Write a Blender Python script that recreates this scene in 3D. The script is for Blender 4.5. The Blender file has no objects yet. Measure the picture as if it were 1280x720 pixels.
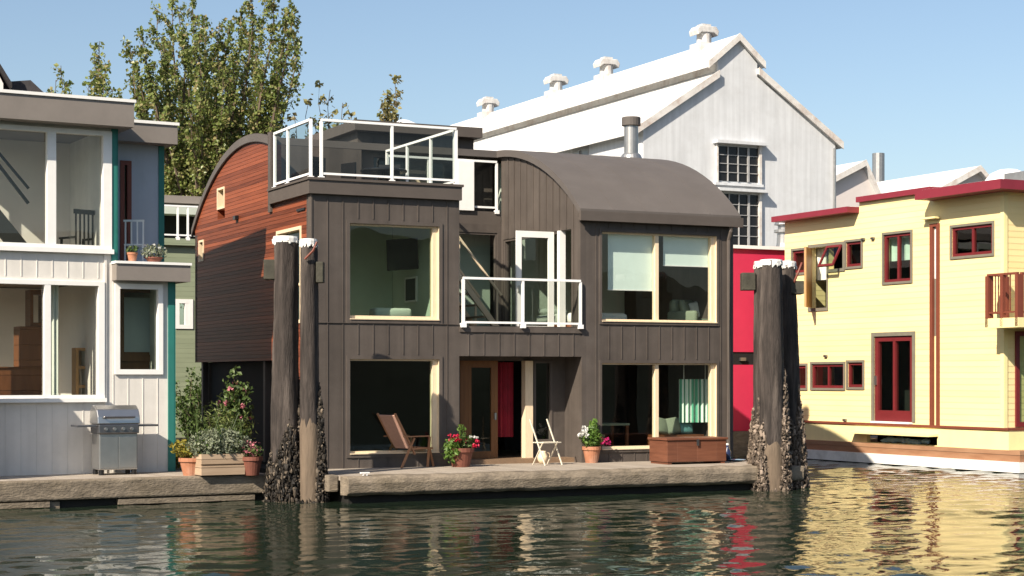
import bpy, bmesh, math, random
from math import sin, cos, tan, pi, atan2, sqrt, floor
from mathutils import Vector, Matrix
R = math.radians
sc = bpy.context.scene
C = sc.collection

# ------------------------------------------------------------------ camera model
FPX, CXP, HYP, EYE = 2200.0, 640.0, 470.0, 2.41


class Frame:
    """Plan frame of a building: a runs along its front, b into its depth, z up."""
    def __init__(s, X, Y, alpha):
        r = R(alpha)
        s.O = (X, Y)
        s.A = (sin(r), cos(r))
        s.B = (-cos(r), sin(r))
        s.rot = pi / 2 - r

    def _loc(s, t, dx):
        px, py = t * dx - s.O[0], t - s.O[1]
        return px * s.A[0] + py * s.A[1], px * s.B[0] + py * s.B[1]

    def pb(s, x, y, b=0.0):
        dx, dz = (x - CXP) / FPX, (HYP - y) / FPX
        t = (b + s.O[0] * s.B[0] + s.O[1] * s.B[1]) / (dx * s.B[0] + s.B[1])
        return s._loc(t, dx)[0], EYE + t * dz

    def pa(s, x, y, a=0.0):
        dx, dz = (x - CXP) / FPX, (HYP - y) / FPX
        t = (a + s.O[0] * s.A[0] + s.O[1] * s.A[1]) / (dx * s.A[0] + s.A[1])
        return s._loc(t, dx)[1], EYE + t * dz

    def pz(s, x, y, z):
        dx, dz = (x - CXP) / FPX, (HYP - y) / FPX
        t = (z - EYE) / dz
        return s._loc(t, dx)

    def w(s, a, b, z=0.0):
        return Vector((s.O[0] + a * s.A[0] + b * s.B[0], s.O[1] + a * s.A[1] + b * s.B[1], z))


def at(x, y, Y):
    return Vector(((x - CXP) / FPX * Y, Y, EYE + (HYP - y) / FPX * Y))


# ------------------------------------------------------------------ materials
MATS = {}


def nodes(name):
    m = bpy.data.materials.new(name)
    m.use_nodes = True
    nt = m.node_tree
    return m, nt, nt.nodes, nt.links, nt.nodes['Principled BSDF']


def paint(name, col, rough=.6, var=.12, scale=3.0, bump=0.0, bscale=30.0, metal=0.0, stretch=(1, 1, 1),
          streak=0.0, spec=.4, dirt=None, dirtamt=0.0, board=0.0, btone=.16):
    """Plain surface with patchy tone, optional vertical weather streaks, soil and fine bump."""
    m, nt, N, Lk, bs = nodes(name)
    tc = N.new('ShaderNodeTexCoord')
    mp = N.new('ShaderNodeMapping'); mp.inputs['Scale'].default_value = stretch
    Lk.new(tc.outputs['Object'], mp.inputs['Vector'])
    nz = N.new('ShaderNodeTexNoise'); nz.inputs['Scale'].default_value = scale
    nz.inputs['Detail'].default_value = 7; nz.inputs['Roughness'].default_value = .62
    Lk.new(mp.outputs[0], nz.inputs['Vector'])
    rp = N.new('ShaderNodeMapRange')
    rp.inputs[1].default_value = .3; rp.inputs[2].default_value = .7
    rp.inputs[3].default_value = 1 - var; rp.inputs[4].default_value = 1 + var
    Lk.new(nz.outputs['Fac'], rp.inputs[0])
    val = rp.outputs[0]
    if streak:
        mp2 = N.new('ShaderNodeMapping'); mp2.inputs['Scale'].default_value = (5, 5, .22)
        Lk.new(tc.outputs['Object'], mp2.inputs['Vector'])
        n2 = N.new('ShaderNodeTexNoise'); n2.inputs['Scale'].default_value = 1.0
        n2.inputs['Detail'].default_value = 5
        Lk.new(mp2.outputs[0], n2.inputs['Vector'])
        r2 = N.new('ShaderNodeMapRange')
        r2.inputs[1].default_value = .35; r2.inputs[2].default_value = .75
        r2.inputs[3].default_value = 1.0; r2.inputs[4].default_value = 1 - streak
        Lk.new(n2.outputs['Fac'], r2.inputs[0])
        mu = N.new('ShaderNodeMath'); mu.operation = 'MULTIPLY'
        Lk.new(val, mu.inputs[0]); Lk.new(r2.outputs[0], mu.inputs[1]); val = mu.outputs[0]
    if board:      # each board weathers to its own tone
        sp = N.new('ShaderNodeSeparateXYZ'); Lk.new(tc.outputs['Object'], sp.inputs[0])
        sm = N.new('ShaderNodeMath'); sm.operation = 'ADD'; Lk.new(sp.outputs['X'], sm.inputs[0]); Lk.new(sp.outputs['Y'], sm.inputs[1])
        dv = N.new('ShaderNodeMath'); dv.operation = 'DIVIDE'; dv.inputs[1].default_value = board; Lk.new(sm.outputs[0], dv.inputs[0])
        fl = N.new('ShaderNodeMath'); fl.operation = 'FLOOR'; Lk.new(dv.outputs[0], fl.inputs[0])
        wn = N.new('ShaderNodeTexWhiteNoise'); wn.noise_dimensions = '1D'; Lk.new(fl.outputs[0], wn.inputs['W'])
        bm_ = N.new('ShaderNodeMath'); bm_.operation = 'MULTIPLY_ADD'; bm_.inputs[1].default_value = btone; bm_.inputs[2].default_value = 1 - btone / 2
        Lk.new(wn.outputs['Value'], bm_.inputs[0])
        mu2 = N.new('ShaderNodeMath'); mu2.operation = 'MULTIPLY'; Lk.new(val, mu2.inputs[0]); Lk.new(bm_.outputs[0], mu2.inputs[1]); val = mu2.outputs[0]
    mx = N.new('ShaderNodeVectorMath'); mx.operation = 'SCALE'
    mx.inputs[0].default_value = col
    Lk.new(val, mx.inputs['Scale'])
    cout = mx.outputs[0]
    if dirt:
        n3 = N.new('ShaderNodeTexNoise'); n3.inputs['Scale'].default_value = 1.3
        n3.inputs['Detail'].default_value = 8; n3.inputs['Roughness'].default_value = .7
        Lk.new(mp.outputs[0], n3.inputs['Vector'])
        r3 = N.new('ShaderNodeMapRange')
        r3.inputs[1].default_value = .48; r3.inputs[2].default_value = .72
        r3.inputs[3].default_value = 0; r3.inputs[4].default_value = dirtamt
        Lk.new(n3.outputs['Fac'], r3.inputs[0])
        mc = N.new('ShaderNodeMix'); mc.data_type = 'RGBA'
        Lk.new(r3.outputs[0], mc.inputs[0]); Lk.new(cout, mc.inputs[6])
        mc.inputs[7].default_value = (*dirt, 1)
        cout = mc.outputs[2]
    Lk.new(cout, bs.inputs['Base Color'])
    bs.inputs['Roughness'].default_value = rough
    bs.inputs['Metallic'].default_value = metal
    bs.inputs['Specular IOR Level'].default_value = spec
    if bump:
        nb = N.new('ShaderNodeTexNoise'); nb.inputs['Scale'].default_value = bscale
        nb.inputs['Detail'].default_value = 6
        Lk.new(mp.outputs[0], nb.inputs['Vector'])
        bp = N.new('ShaderNodeBump'); bp.inputs['Strength'].default_value = bump
        bp.inputs['Distance'].default_value = .02
        Lk.new(nb.outputs['Fac'], bp.inputs['Height'])
        Lk.new(bp.outputs[0], bs.inputs['Normal'])
    MATS[name] = m
    return m


def boards(name, col, col2, pitch=.14, rough=.55, groove=.08, axis='Z', var=.3, grain=(1.2, 1.2, 30), bumpd=.02, saw=False,
           spec=.3):
    """Boards of one pitch along an axis: tone per board, grain, and a groove or lap between them."""
    m, nt, N, Lk, bs = nodes(name)
    tc = N.new('ShaderNodeTexCoord')
    sp = N.new('ShaderNodeSeparateXYZ'); Lk.new(tc.outputs['Object'], sp.inputs[0])
    dv = N.new('ShaderNodeMath'); dv.operation = 'DIVIDE'; dv.inputs[1].default_value = pitch
    Lk.new(sp.outputs[axis], dv.inputs[0])
    fl = N.new('ShaderNodeMath'); fl.operation = 'FLOOR'; Lk.new(dv.outputs[0], fl.inputs[0])
    fr = N.new('ShaderNodeMath'); fr.operation = 'FRACT'; Lk.new(dv.outputs[0], fr.inputs[0])
    wn = N.new('ShaderNodeTexWhiteNoise'); wn.noise_dimensions = '1D'
    Lk.new(fl.outputs[0], wn.inputs['W'])
    mp = N.new('ShaderNodeMapping'); mp.inputs['Scale'].default_value = grain
    Lk.new(tc.outputs['Object'], mp.inputs['Vector'])
    nz = N.new('ShaderNodeTexNoise'); nz.inputs['Scale'].default_value = 1; nz.inputs['Detail'].default_value = 6
    Lk.new(mp.outputs[0], nz.inputs['Vector'])
    ad = N.new('ShaderNodeMath'); ad.operation = 'ADD'; ad.use_clamp = True
    ms = N.new('ShaderNodeMath'); ms.operation = 'MULTIPLY_ADD'
    ms.inputs[1].default_value = var; ms.inputs[2].default_value = -var / 2
    Lk.new(wn.outputs['Value'], ms.inputs[0])
    Lk.new(nz.outputs['Fac'], ad.inputs[0]); Lk.new(ms.outputs[0], ad.inputs[1])
    mc = N.new('ShaderNodeMix'); mc.data_type = 'RGBA'
    mc.inputs[6].default_value = (*col, 1); mc.inputs[7].default_value = (*col2, 1)
    Lk.new(ad.outputs[0], mc.inputs[0])
    Lk.new(mc.outputs[2], bs.inputs['Base Color'])
    bp = N.new('ShaderNodeBump'); bp.inputs['Distance'].default_value = bumpd; bp.inputs['Strength'].default_value = 1
    if saw:
        iv = N.new('ShaderNodeMath'); iv.operation = 'SUBTRACT'; iv.inputs[0].default_value = 1
        Lk.new(fr.outputs[0], iv.inputs[1])
        hgt = iv.outputs[0]
    else:
        gt = N.new('ShaderNodeMapRange'); gt.inputs[1].default_value = 0; gt.inputs[2].default_value = groove
        Lk.new(fr.outputs[0], gt.inputs[0])
        hgt = gt.outputs[0]
    Lk.new(hgt, bp.inputs['Height'])
    Lk.new(bp.outputs[0], bs.inputs['Normal'])
    bs.inputs['Roughness'].default_value = rough
    bs.inputs['Specular IOR Level'].default_value = spec
    MATS[name] = m
    return m


def leafmat(name, cols, trans=.35, rough=.5):
    """Leaf tissue: hue differs from leaf to leaf, light passes through."""
    m, nt, N, Lk, bs = nodes(name)
    ge = N.new('ShaderNodeNewGeometry')
    cr = N.new('ShaderNodeValToRGB')
    el = cr.color_ramp.elements
    while len(el) < len(cols):
        el.new(.5)
    for i, c in enumerate(cols):
        el[i].position = i / (len(cols) - 1); el[i].color = (*c, 1)
    Lk.new(ge.outputs['Random Per Island'], cr.inputs[0])
    Lk.new(cr.outputs[0], bs.inputs['Base Color'])
    bs.inputs['Roughness'].default_value = rough
    bs.inputs['Specular IOR Level'].default_value = .35
    tr = N.new('ShaderNodeBsdfTranslucent'); Lk.new(cr.outputs[0], tr.inputs[0])
    mx = N.new('ShaderNodeMixShader'); mx.inputs[0].default_value = trans
    Lk.new(bs.outputs[0], mx.inputs[1]); Lk.new(tr.outputs[0], mx.inputs[2])
    Lk.new(mx.outputs[0], N['Material Output'].inputs[0])
    MATS[name] = m
    return m


def glass(name, tint=(.8, .88, .82), refl=1.0, base=.04):
    """Clear pane: Fresnel mirror over tinted see-through."""
    m, nt, N, Lk, bs = nodes(name)
    N.remove(bs)
    t = N.new('ShaderNodeBsdfTransparent'); t.inputs[0].default_value = (*tint, 1)
    g = N.new('ShaderNodeBsdfGlossy'); g.inputs['Roughness'].default_value = 0.0
    ge = N.new('ShaderNodeNewGeometry')
    dp = N.new('ShaderNodeVectorMath'); dp.operation = 'DOT_PRODUCT'
    Lk.new(ge.outputs['Normal'], dp.inputs[0]); Lk.new(ge.outputs['Incoming'], dp.inputs[1])
    ab = N.new('ShaderNodeMath'); ab.operation = 'ABSOLUTE'; Lk.new(dp.outputs['Value'], ab.inputs[0])
    om = N.new('ShaderNodeMath'); om.operation = 'SUBTRACT'; om.inputs[0].default_value = 1; Lk.new(ab.outputs[0], om.inputs[1])
    pw = N.new('ShaderNodeMath'); pw.operation = 'POWER'; pw.inputs[1].default_value = 5; Lk.new(om.outputs[0], pw.inputs[0])
    fr = N.new('ShaderNodeMath'); fr.operation = 'MULTIPLY_ADD'; fr.inputs[1].default_value = .93; fr.inputs[2].default_value = .06
    Lk.new(pw.outputs[0], fr.inputs[0])
    ma = N.new('ShaderNodeMath'); ma.operation = 'MULTIPLY_ADD'; ma.use_clamp = True
    ma.inputs[1].default_value = refl; ma.inputs[2].default_value = base
    Lk.new(fr.outputs[0], ma.inputs[0])
    tc = N.new('ShaderNodeTexCoord')
    nz = N.new('ShaderNodeTexNoise'); nz.inputs['Scale'].default_value = .7; Lk.new(tc.outputs['Object'], nz.inputs['Vector'])
    bp = N.new('ShaderNodeBump'); bp.inputs['Strength'].default_value = .12; bp.inputs['Distance'].default_value = .03
    Lk.new(nz.outputs['Fac'], bp.inputs['Height']); Lk.new(bp.outputs[0], g.inputs['Normal'])
    mx = N.new('ShaderNodeMixShader')
    Lk.new(ma.outputs[0], mx.inputs[0]); Lk.new(t.outputs[0], mx.inputs[1]); Lk.new(g.outputs[0], mx.inputs[2])
    Lk.new(mx.outputs[0], N['Material Output'].inputs[0])
    MATS[name] = m
    return m


M = MATS
paint('grey_siding', (.085, .070, .060), .62, .14, 1.6, .12, 40, streak=.26, dirt=(.15, .13, .115), dirtamt=.25, board=.335)
paint('grey_trim', (.088, .073, .063), .55, .08, 3, .05, 40)
paint('roof_membrane', (.095, .083, .076), .75, .07, 1.2, .1, 25, dirt=(.15, .135, .125), dirtamt=.2)
boards('redwood', (.075, .018, .008), (.30, .082, .036), .085, .5, .09, 'Z', .75, (1.0, .9, 34), .01)
paint('cream_wood', (.72, .58, .40), .5, .08, 5, stretch=(6, 6, 1))
paint('white_paint', (.80, .79, .76), .45, .04, 4)
paint('white_metal', (.82, .82, .81), .35, .03, 4)
glass('pane_dark', (.66, .76, .68), .8, .015)
glass('pane_clear', (.86, .90, .87), .9, .01)
glass('rail_glass', (.74, .78, .75), .35, .01)
paint('interior_green', (.50, .58, .49), .8, .10, .8)
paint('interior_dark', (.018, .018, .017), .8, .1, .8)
paint('interior_pale', (.80, .74, .68), .8, .05, .8)
paint('interior_floor', (.20, .13, .08), .5, .15, 4)
paint('blind_cloth', (.70, .80, .76), .8, .03, 4)
paint('black_plastic', (.012, .012, .013), .25, .05, 4)
paint('crimson_cloth', (.26, .008, .022), .7, .2, 3)
boards('brown_door', (.13, .055, .02), (.24, .11, .04), .09, .4, .02, 'X', .2, (12, 12, 1))
paint('galv_metal', (.36, .36, .355), .42, .12, 5, metal=.75, streak=.15)
paint('vent_paint', (.58, .57, .55), .6, .12, 4, streak=.2, dirt=(.34, .20, .14), dirtamt=.4)
paint('window_bar', (.33, .33, .33), .6, .15, 4)
paint('moss', (.09, .10, .03), .9, .4, 20, .5, 40)
# white house
paint('white_siding', (.70, .67, .62), .6, .05, 2, .06, 40, streak=.12, dirt=(.45, .44, .40), dirtamt=.35)
paint('taupe_fascia', (.21, .185, .165), .6, .08, 2, .05, 30)
paint('teal_trim', (.025, .165, .14), .5, .08, 3)
paint('blue_grey_wall', (.42, .46, .52), .7, .05, 2, streak=.1)
boards('brown_furniture', (.10, .035, .016), (.22, .085, .035), .3, .4, .03, 'Z', .4, (8, 8, 1.5))
paint('honey_wood', (.42, .23, .09), .5, .15, 6, stretch=(5, 5, 1))
# yellow house
boards('yellow_lap', (.80, .64, .30), (.88, .74, .40), .155, .55, .2, 'Z', .4, (.5, .5, 2.2), .006)
paint('yellow_flat', (.83, .71, .36), .55, .05, 2, streak=.05)
paint('crimson_trim', (.20, .022, .036), .5, .08, 3)
paint('maroon_frame', (.14, .016, .018), .45, .1, 4)
paint('olive_trim', (.17, .155, .12), .6, .1, 4)
paint('rust_trim', (.17, .045, .026), .55, .1, 4)
boards('hull_wood', (.22, .10, .05), (.38, .22, .13), .22, .6, .05, 'Z', .4, (2, 2, 9))
paint('hull_white', (.78, .77, .73), .5, .06, 3, dirt=(.30, .30, .26), dirtamt=.5)
paint('red_wall', (.52, .025, .075), .6, .05, 2)
# warehouse
def ribbed(name, col, pitch, rough, var, axis):
    m = paint(name, col, rough, var, 1.2, streak=.17, dirt=(.42, .42, .42), dirtamt=.35)
    nt = m.node_tree; N = nt.nodes; Lk = nt.links
    tc = N.new('ShaderNodeTexCoord'); sp = N.new('ShaderNodeSeparateXYZ'); Lk.new(tc.outputs['Object'], sp.inputs[0])
    mu = N.new('ShaderNodeMath'); mu.operation = 'MULTIPLY'; mu.inputs[1].default_value = 2 * pi / pitch
    Lk.new(sp.outputs[axis], mu.inputs[0])
    sn = N.new('ShaderNodeMath'); sn.operation = 'SINE'; Lk.new(mu.outputs[0], sn.inputs[0])
    bp = N.new('ShaderNodeBump'); bp.inputs['Distance'].default_value = .006; bp.inputs['Strength'].default_value = .25
    Lk.new(sn.outputs[0], bp.inputs['Height']); Lk.new(bp.outputs[0], N['Principled BSDF'].inputs['Normal'])
    return m
ribbed('tin_wall', (.60, .615, .635), 2.4, .6, .05, 'X')
ribbed('tin_roof', (.70, .70, .69), .9, .55, .05, 'Y')
paint('rust_edge', (.62, .60, .57), .7, .12, 2, dirt=(.30, .16, .09), dirtamt=.6)
paint('pink_wall', (.60, .55, .53), .8, .05, 1)
paint('dark_shingle', (.035, .032, .034), .85, .25, 6, .3, 30)
boards('sage_lap', (.17, .20, .13), (.24, .27, .18), .14, .6, .1, 'Z', .25, (1, 1, 4), .02, True)
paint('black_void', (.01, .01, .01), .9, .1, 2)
# docks, piles
paint('dock_edge', (.19, .155, .115), .85, .42, 3.4, .9, 16, stretch=(.9, .9, 2.2), dirt=(.12, .095, .06), dirtamt=.85)
boards('dock_planks', (.26, .22, .18), (.40, .35, .29), .15, .8, .06, 'X', .5, (9, 1, 4))
paint('float_black', (.012, .011, .009), .8, .3, 3, .4, 12)
paint('pile_wood', (.038, .030, .026), .85, .6, 5, 1.0, 22, stretch=(2.6, 2.6, .3), dirt=(.17, .14, .12), dirtamt=.7)
paint('pile_bare', (.135, .10, .07), .85, .3, 4, .7, 16, stretch=(2.4, 2.4, .35), dirt=(.10, .075, .05), dirtamt=.6)
paint('pile_cap', (.66, .65, .62), .6, .06, 9, .4, 14)
paint('creosote_block', (.045, .042, .03), .8, .3, 5, .5, 20)
# objects
paint('steel', (.50, .49, .47), .28, .06, 5, metal=.9)
paint('steel_dark', (.20, .20, .21), .3, .08, 5, metal=.85)
paint('terracotta', (.36, .155, .085), .75, .12, 6, .15, 40, dirt=(.62, .50, .42), dirtamt=.4)
paint('terracotta_dark', (.16, .055, .035), .7, .2, 6, .15, 40)
boards('planter_wood', (.28, .19, .12), (.48, .36, .25), .16, .8, .05, 'Z', .4, (2, 2, 18))
boards('trunk_wood', (.085, .032, .019), (.22, .088, .05), .5, .45, .02, 'X', .3, (2, 2, 22))
boards('teak', (.26, .12, .06), (.42, .22, .12), .07, .55, .05, 'Y', .4, (9, 2, 2))
paint('sling_cloth', (.42, .25, .19), .8, .08, 20, .15, 90)
paint('pale_wood', (.66, .60, .48), .55, .08, 6)
paint('soil', (.03, .02, .013), .95, .3, 20, .5, 40)
paint('sofa_sage', (.20, .24, .17), .85, .1, 5, .2, 60)
paint('linen', (.66, .68, .62), .85, .05, 4, .1, 40)
paint('bark', (.12, .09, .065), .9, .35, 5, .8, 16, stretch=(3, 3, .5))
leafmat('leaf_tree', [(.105, .145, .035), (.15, .195, .05), (.19, .235, .065), (.23, .27, .08), (.275, .285, .10), (.31, .24, .12)], .42, .36)
leafmat('leaf_autumn', [(.16, .15, .05), (.26, .24, .09), (.32, .27, .13), (.18, .20, .07)], .35)
leafmat('leaf_bush', [(.03, .055, .014), (.07, .115, .028), (.11, .16, .045)], .3)
leafmat('leaf_juniper', [(.05, .075, .02), (.10, .135, .035), (.16, .19, .055)], .3)
leafmat('leaf_bright', [(.06, .12, .02), (.11, .20, .035), (.16, .25, .05)], .35)
leafmat('leaf_silver', [(.13, .15, .10), (.20, .23, .15), (.30, .32, .22)], .25)
leafmat('leaf_gold', [(.16, .14, .02), (.30, .24, .03), (.12, .15, .03)], .3)
leafmat('growth', [(.006, .005, .004), (.010, .008, .006), (.015, .012, .009), (.022, .017, .012), (.03, .023, .016), (.19, .15, .11)], 0.0, .7)
leafmat('growth_pale', [(.03, .022, .016), (.06, .045, .034), (.09, .068, .05), (.16, .125, .095), (.30, .235, .185)], 0.0, .8)
leafmat('petal_pink', [(.50, .16, .20), (.62, .26, .30)], .3)
leafmat('petal_white', [(.72, .72, .68), (.80, .80, .78)], .3)
leafmat('petal_red', [(.42, .01, .03), (.55, .02, .08)], .3)
leafmat('petal_magenta', [(.50, .015, .13), (.62, .04, .22)], .3)
paint('green_stripe_dark', (.05, .16, .10), .8, .1, 5)
paint('bottle_blue', (.02, .03, .08), .2, .1, 4)
paint('ceramic_blue', (.25, .42, .55), .3, .1, 4)
paint('rug_teal', (.10, .26, .26), .8, .1, 5)
paint('hill_wood', (.035, .045, .03), .95, .4, .03, .5, .2)
paint('ground_soil', (.11, .105, .08), .9, .3, .4, .4, 3)


def curtain_mat():
    m, nt, N, Lk, bs = nodes('striped_curtain')
    tc = N.new('ShaderNodeTexCoord')
    sp = N.new('ShaderNodeSeparateXYZ'); Lk.new(tc.outputs['Object'], sp.inputs[0])
    d = N.new('ShaderNodeMath'); d.operation = 'DIVIDE'; d.inputs[1].default_value = .105
    Lk.new(sp.outputs['X'], d.inputs[0])
    f = N.new('ShaderNodeMath'); f.operation = 'FRACT'; Lk.new(d.outputs[0], f.inputs[0])
    g = N.new('ShaderNodeMath'); g.operation = 'GREATER_THAN'; g.inputs[1].default_value = .52
    Lk.new(f.outputs[0], g.inputs[0])
    mc = N.new('ShaderNodeMix'); mc.data_type = 'RGBA'
    mc.inputs[6].default_value = (.09, .36, .23, 1); mc.inputs[7].default_value = (.70, .84, .74, 1)
    Lk.new(g.outputs[0], mc.inputs[0]); Lk.new(mc.outputs[2], bs.inputs['Base Color'])
    bs.inputs['Roughness'].default_value = .85
    MATS['striped_curtain'] = m


curtain_mat()


# ------------------------------------------------------------------ mesh builder
class MB:
    def __init__(s):
        s.v = []; s.f = []

    def add(s, vs, fs):
        o = len(s.v)
        s.v += [tuple(p) for p in vs]
        s.f += [tuple(i + o for i in f) for f in fs]
        return s

    def box(s, x0, x1, y0, y1, z0, z1):
        if x0 > x1: x0, x1 = x1, x0
        if y0 > y1: y0, y1 = y1, y0
        if z0 > z1: z0, z1 = z1, z0
        return s.add([(x0, y0, z0), (x1, y0, z0), (x1, y1, z0), (x0, y1, z0), (x0, y0, z1), (x1, y0, z1), (x1, y1, z1), (x0, y1, z1)],
                     [(0, 3, 2, 1), (4, 5, 6, 7), (0, 1, 5, 4), (1, 2, 6, 5), (2, 3, 7, 6), (3, 0, 4, 7)])

    def quad(s, a, b, c, d):
        return s.add([a, b, c, d], [(0, 1, 2, 3)])

    def prism(s, pts, axis, c0, c1):
        """Polygon pts in the plane across axis ('a': (b,z), 'b': (a,z), 'z': (a,b)) swept c0..c1."""
        def P(p, c):
            return (c, p[0], p[1]) if axis == 'a' else ((p[0], c, p[1]) if axis == 'b' else (p[0], p[1], c))
        n = len(pts)
        vs = [P(p, c0) for p in pts] + [P(p, c1) for p in pts]
        fs = [tuple(range(n - 1, -1, -1)), tuple(range(n, 2 * n))] + [(i, (i + 1) % n, n + (i + 1) % n, n + i) for i in range(n)]
        return s.add(vs, fs)

    def tube(s, path, r, n=8, cap=True):
        path = [Vector(p) for p in path]
        rr = r if isinstance(r, (list, tuple)) else [r] * len(path)
        vs = []; fs = []
        up = Vector((0, 0, 1))
        for i, p in enumerate(path):
            d = (path[min(i + 1, len(path) - 1)] - path[max(i - 1, 0)])
            d.normalize()
            u = d.cross(up)
            if u.length < 1e-3: u = d.cross(Vector((1, 0, 0)))
            u.normalize(); w = u.cross(d)
            for k in range(n):
                t = 2 * pi * k / n
                vs.append(p + (u * cos(t) + w * sin(t)) * rr[i])
        for i in range(len(path) - 1):
            for k in range(n):
                fs.append((i * n + k, i * n + (k + 1) % n, (i + 1) * n + (k + 1) % n, (i + 1) * n + k))
        if cap:
            fs.append(tuple(range(n - 1, -1, -1))); fs.append(tuple(range((len(path) - 1) * n, len(path) * n)))
        return s.add(vs, fs)

    def bar(s, p, q, w, h):
        """Rectangular bar from p to q."""
        p, q = Vector(p), Vector(q)
        d = (q - p).normalized()
        u = d.cross(Vector((0, 0, 1)))
        if u.length < 1e-3: u = Vector((1, 0, 0))
        u.normalize(); n = u.cross(d)
        u = u * (w / 2); n = n * (h / 2)
        vs = [p - u - n, p + u - n, p + u + n, p - u + n, q - u - n, q + u - n, q + u + n, q - u + n]
        return s.add(vs, [(3, 2, 1, 0), (4, 5, 6, 7), (0, 1, 5, 4), (1, 2, 6, 5), (2, 3, 7, 6), (3, 0, 4, 7)])

    def lathe(s, prof, c=(0, 0, 0), n=16):
        vs = []; fs = []
        for (r, z) in prof:
            for k in range(n):
                t = 2 * pi * k / n
                vs.append((c[0] + r * cos(t), c[1] + r * sin(t), c[2] + z))
        for i in range(len(prof) - 1):
            for k in range(n):
                fs.append((i * n + k, i * n + (k + 1) % n, (i + 1) * n + (k + 1) % n, (i + 1) * n + k))
        fs.append(tuple(range(n - 1, -1, -1))); fs.append(tuple(range((len(prof) - 1) * n, len(prof) * n)))
        return s.add(vs, fs)

    def blob(s, c, r, rng, jit=.25, sq=(1, 1, 1)):
        t = (1 + sqrt(5)) / 2
        base = [(-1, t, 0), (1, t, 0), (-1, -t, 0), (1, -t, 0), (0, -1, t), (0, 1, t), (0, -1, -t), (0, 1, -t), (t, 0, -1), (t, 0, 1), (-t, 0, -1), (-t, 0, 1)]
        fs = [(0, 11, 5), (0, 5, 1), (0, 1, 7), (0, 7, 10), (0, 10, 11), (1, 5, 9), (5, 11, 4), (11, 10, 2), (10, 7, 6), (7, 1, 8), (3, 9, 4), (3, 4, 2), (3, 2, 6), (3, 6, 8), (3, 8, 9), (4, 9, 5), (2, 4, 11), (6, 2, 10), (8, 6, 7), (9, 8, 1)]
        vs = []
        for b in base:
            q = r / 1.9 * (1 + rng.uniform(-jit, jit))
            vs.append((c[0] + b[0] * q * sq[0], c[1] + b[1] * q * sq[1], c[2] + b[2] * q * sq[2]))
        return s.add(vs, fs)

    def leaf(s, c, size, rng, up=.3, asp=.62, bias=None):
        n = Vector((rng.gauss(0, 1), rng.gauss(0, 1), rng.gauss(up, 1)))
        if bias is not None: n = n * .55 + bias
        if n.length < 1e-3: n = Vector((0, 0, 1))
        n.normalize()
        u = n.cross(Vector((rng.gauss(0, 1), rng.gauss(0, 1), rng.gauss(0, 1))))
        if u.length < 1e-3: return s
        u.normalize(); w = n.cross(u)
        c = Vector(c); L = size / 2; W = size * asp / 2
        return s.add([c - u * L, c + w * W + n * size * .12, c + u * L, c - w * W + n * size * .12], [(0, 1, 2, 3)])

    def leaves(s, c, rad, n, size, rng, up=.3, shell=.0, asp=.62):
        for _ in range(n):
            while True:
                p = Vector((rng.uniform(-1, 1), rng.uniform(-1, 1), rng.uniform(-1, 1)))
                if shell < p.length <= 1: break
            s.leaf((c[0] + p.x * rad[0], c[1] + p.y * rad[1], c[2] + p.z * rad[2]), size * rng.uniform(.6, 1.3), rng, up, asp)
        return s

    def build(s, name, mat, parent=None, smooth=False, bevel=0, recalc=True, loc=None):
        me = bpy.data.meshes.new(name)
        me.from_pydata(s.v, [], s.f)
        if recalc:
            bm = bmesh.new(); bm.from_mesh(me)
            bmesh.ops.recalc_face_normals(bm, faces=bm.faces)
            bm.to_mesh(me); bm.free()
        me.materials.append(M[mat] if isinstance(mat, str) else mat)
        if smooth:
            for p in me.polygons: p.use_smooth = True
        o = bpy.data.objects.new(name, me)
        C.objects.link(o)
        if parent: o.parent = parent
        if loc is not None: o.location = loc
        if bevel:
            bv = o.modifiers.new('bevel', 'BEVEL'); bv.width = bevel; bv.segments = 2; bv.limit_method = 'ANGLE'
        if smooth and smooth != 'all':
            pass
        return o


def tag(o, label, cat, group=None, kind=None):
    if label: o['label'] = label
    if cat: o['category'] = cat
    if group: o['group'] = group
    if kind: o['kind'] = kind
    return o


def thing(name, label, cat, loc=(0, 0, 0), rotz=0.0, group=None):
    o = bpy.data.objects.new(name, None)
    o.empty_display_size = .3
    C.objects.link(o)
    o.location = loc; o.rotation_euler = (0, 0, rotz)
    return tag(o, label, cat, group)


def fthing(name, label, cat, fr, z=0.0, group=None):
    """A thing whose parts are modelled in a building frame."""
    return thing(name, label, cat, (fr.O[0], fr.O[1], z), fr.rot, group)


def copy_tree(o, parent=None):
    c = o.copy(); C.objects.link(c)
    if parent: c.parent = parent
    for ch in list(o.children): copy_tree(ch, c)
    return c


def cells(mb, plane, us, zs, solid, p0, p1):
    """A slab with holes: grid us x zs, solid(i,j) tells which cells are filled; p0 outer, p1 inner."""
    def P(u, z, w): return (u, w, z) if plane == 'b' else (w, u, z)
    nu, nz = len(us) - 1, len(zs) - 1
    S = lambda i, j: 0 <= i < nu and 0 <= j < nz and solid(i, j)
    for i in range(nu):
        for j in range(nz):
            if not S(i, j): continue
            a, b, c, d = us[i], us[i + 1], zs[j], zs[j + 1]
            mb.quad(P(a, c, p0), P(b, c, p0), P(b, d, p0), P(a, d, p0))
            mb.quad(P(a, c, p1), P(a, d, p1), P(b, d, p1), P(b, c, p1))
            if not S(i - 1, j): mb.quad(P(a, c, p0), P(a, d, p0), P(a, d, p1), P(a, c, p1))
            if not S(i + 1, j): mb.quad(P(b, c, p0), P(b, c, p1), P(b, d, p1), P(b, d, p0))
            if not S(i, j - 1): mb.quad(P(a, c, p0), P(a, c, p1), P(b, c, p1), P(b, c, p0))
            if not S(i, j + 1): mb.quad(P(a, d, p0), P(b, d, p0), P(b, d, p1), P(a, d, p1))


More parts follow.
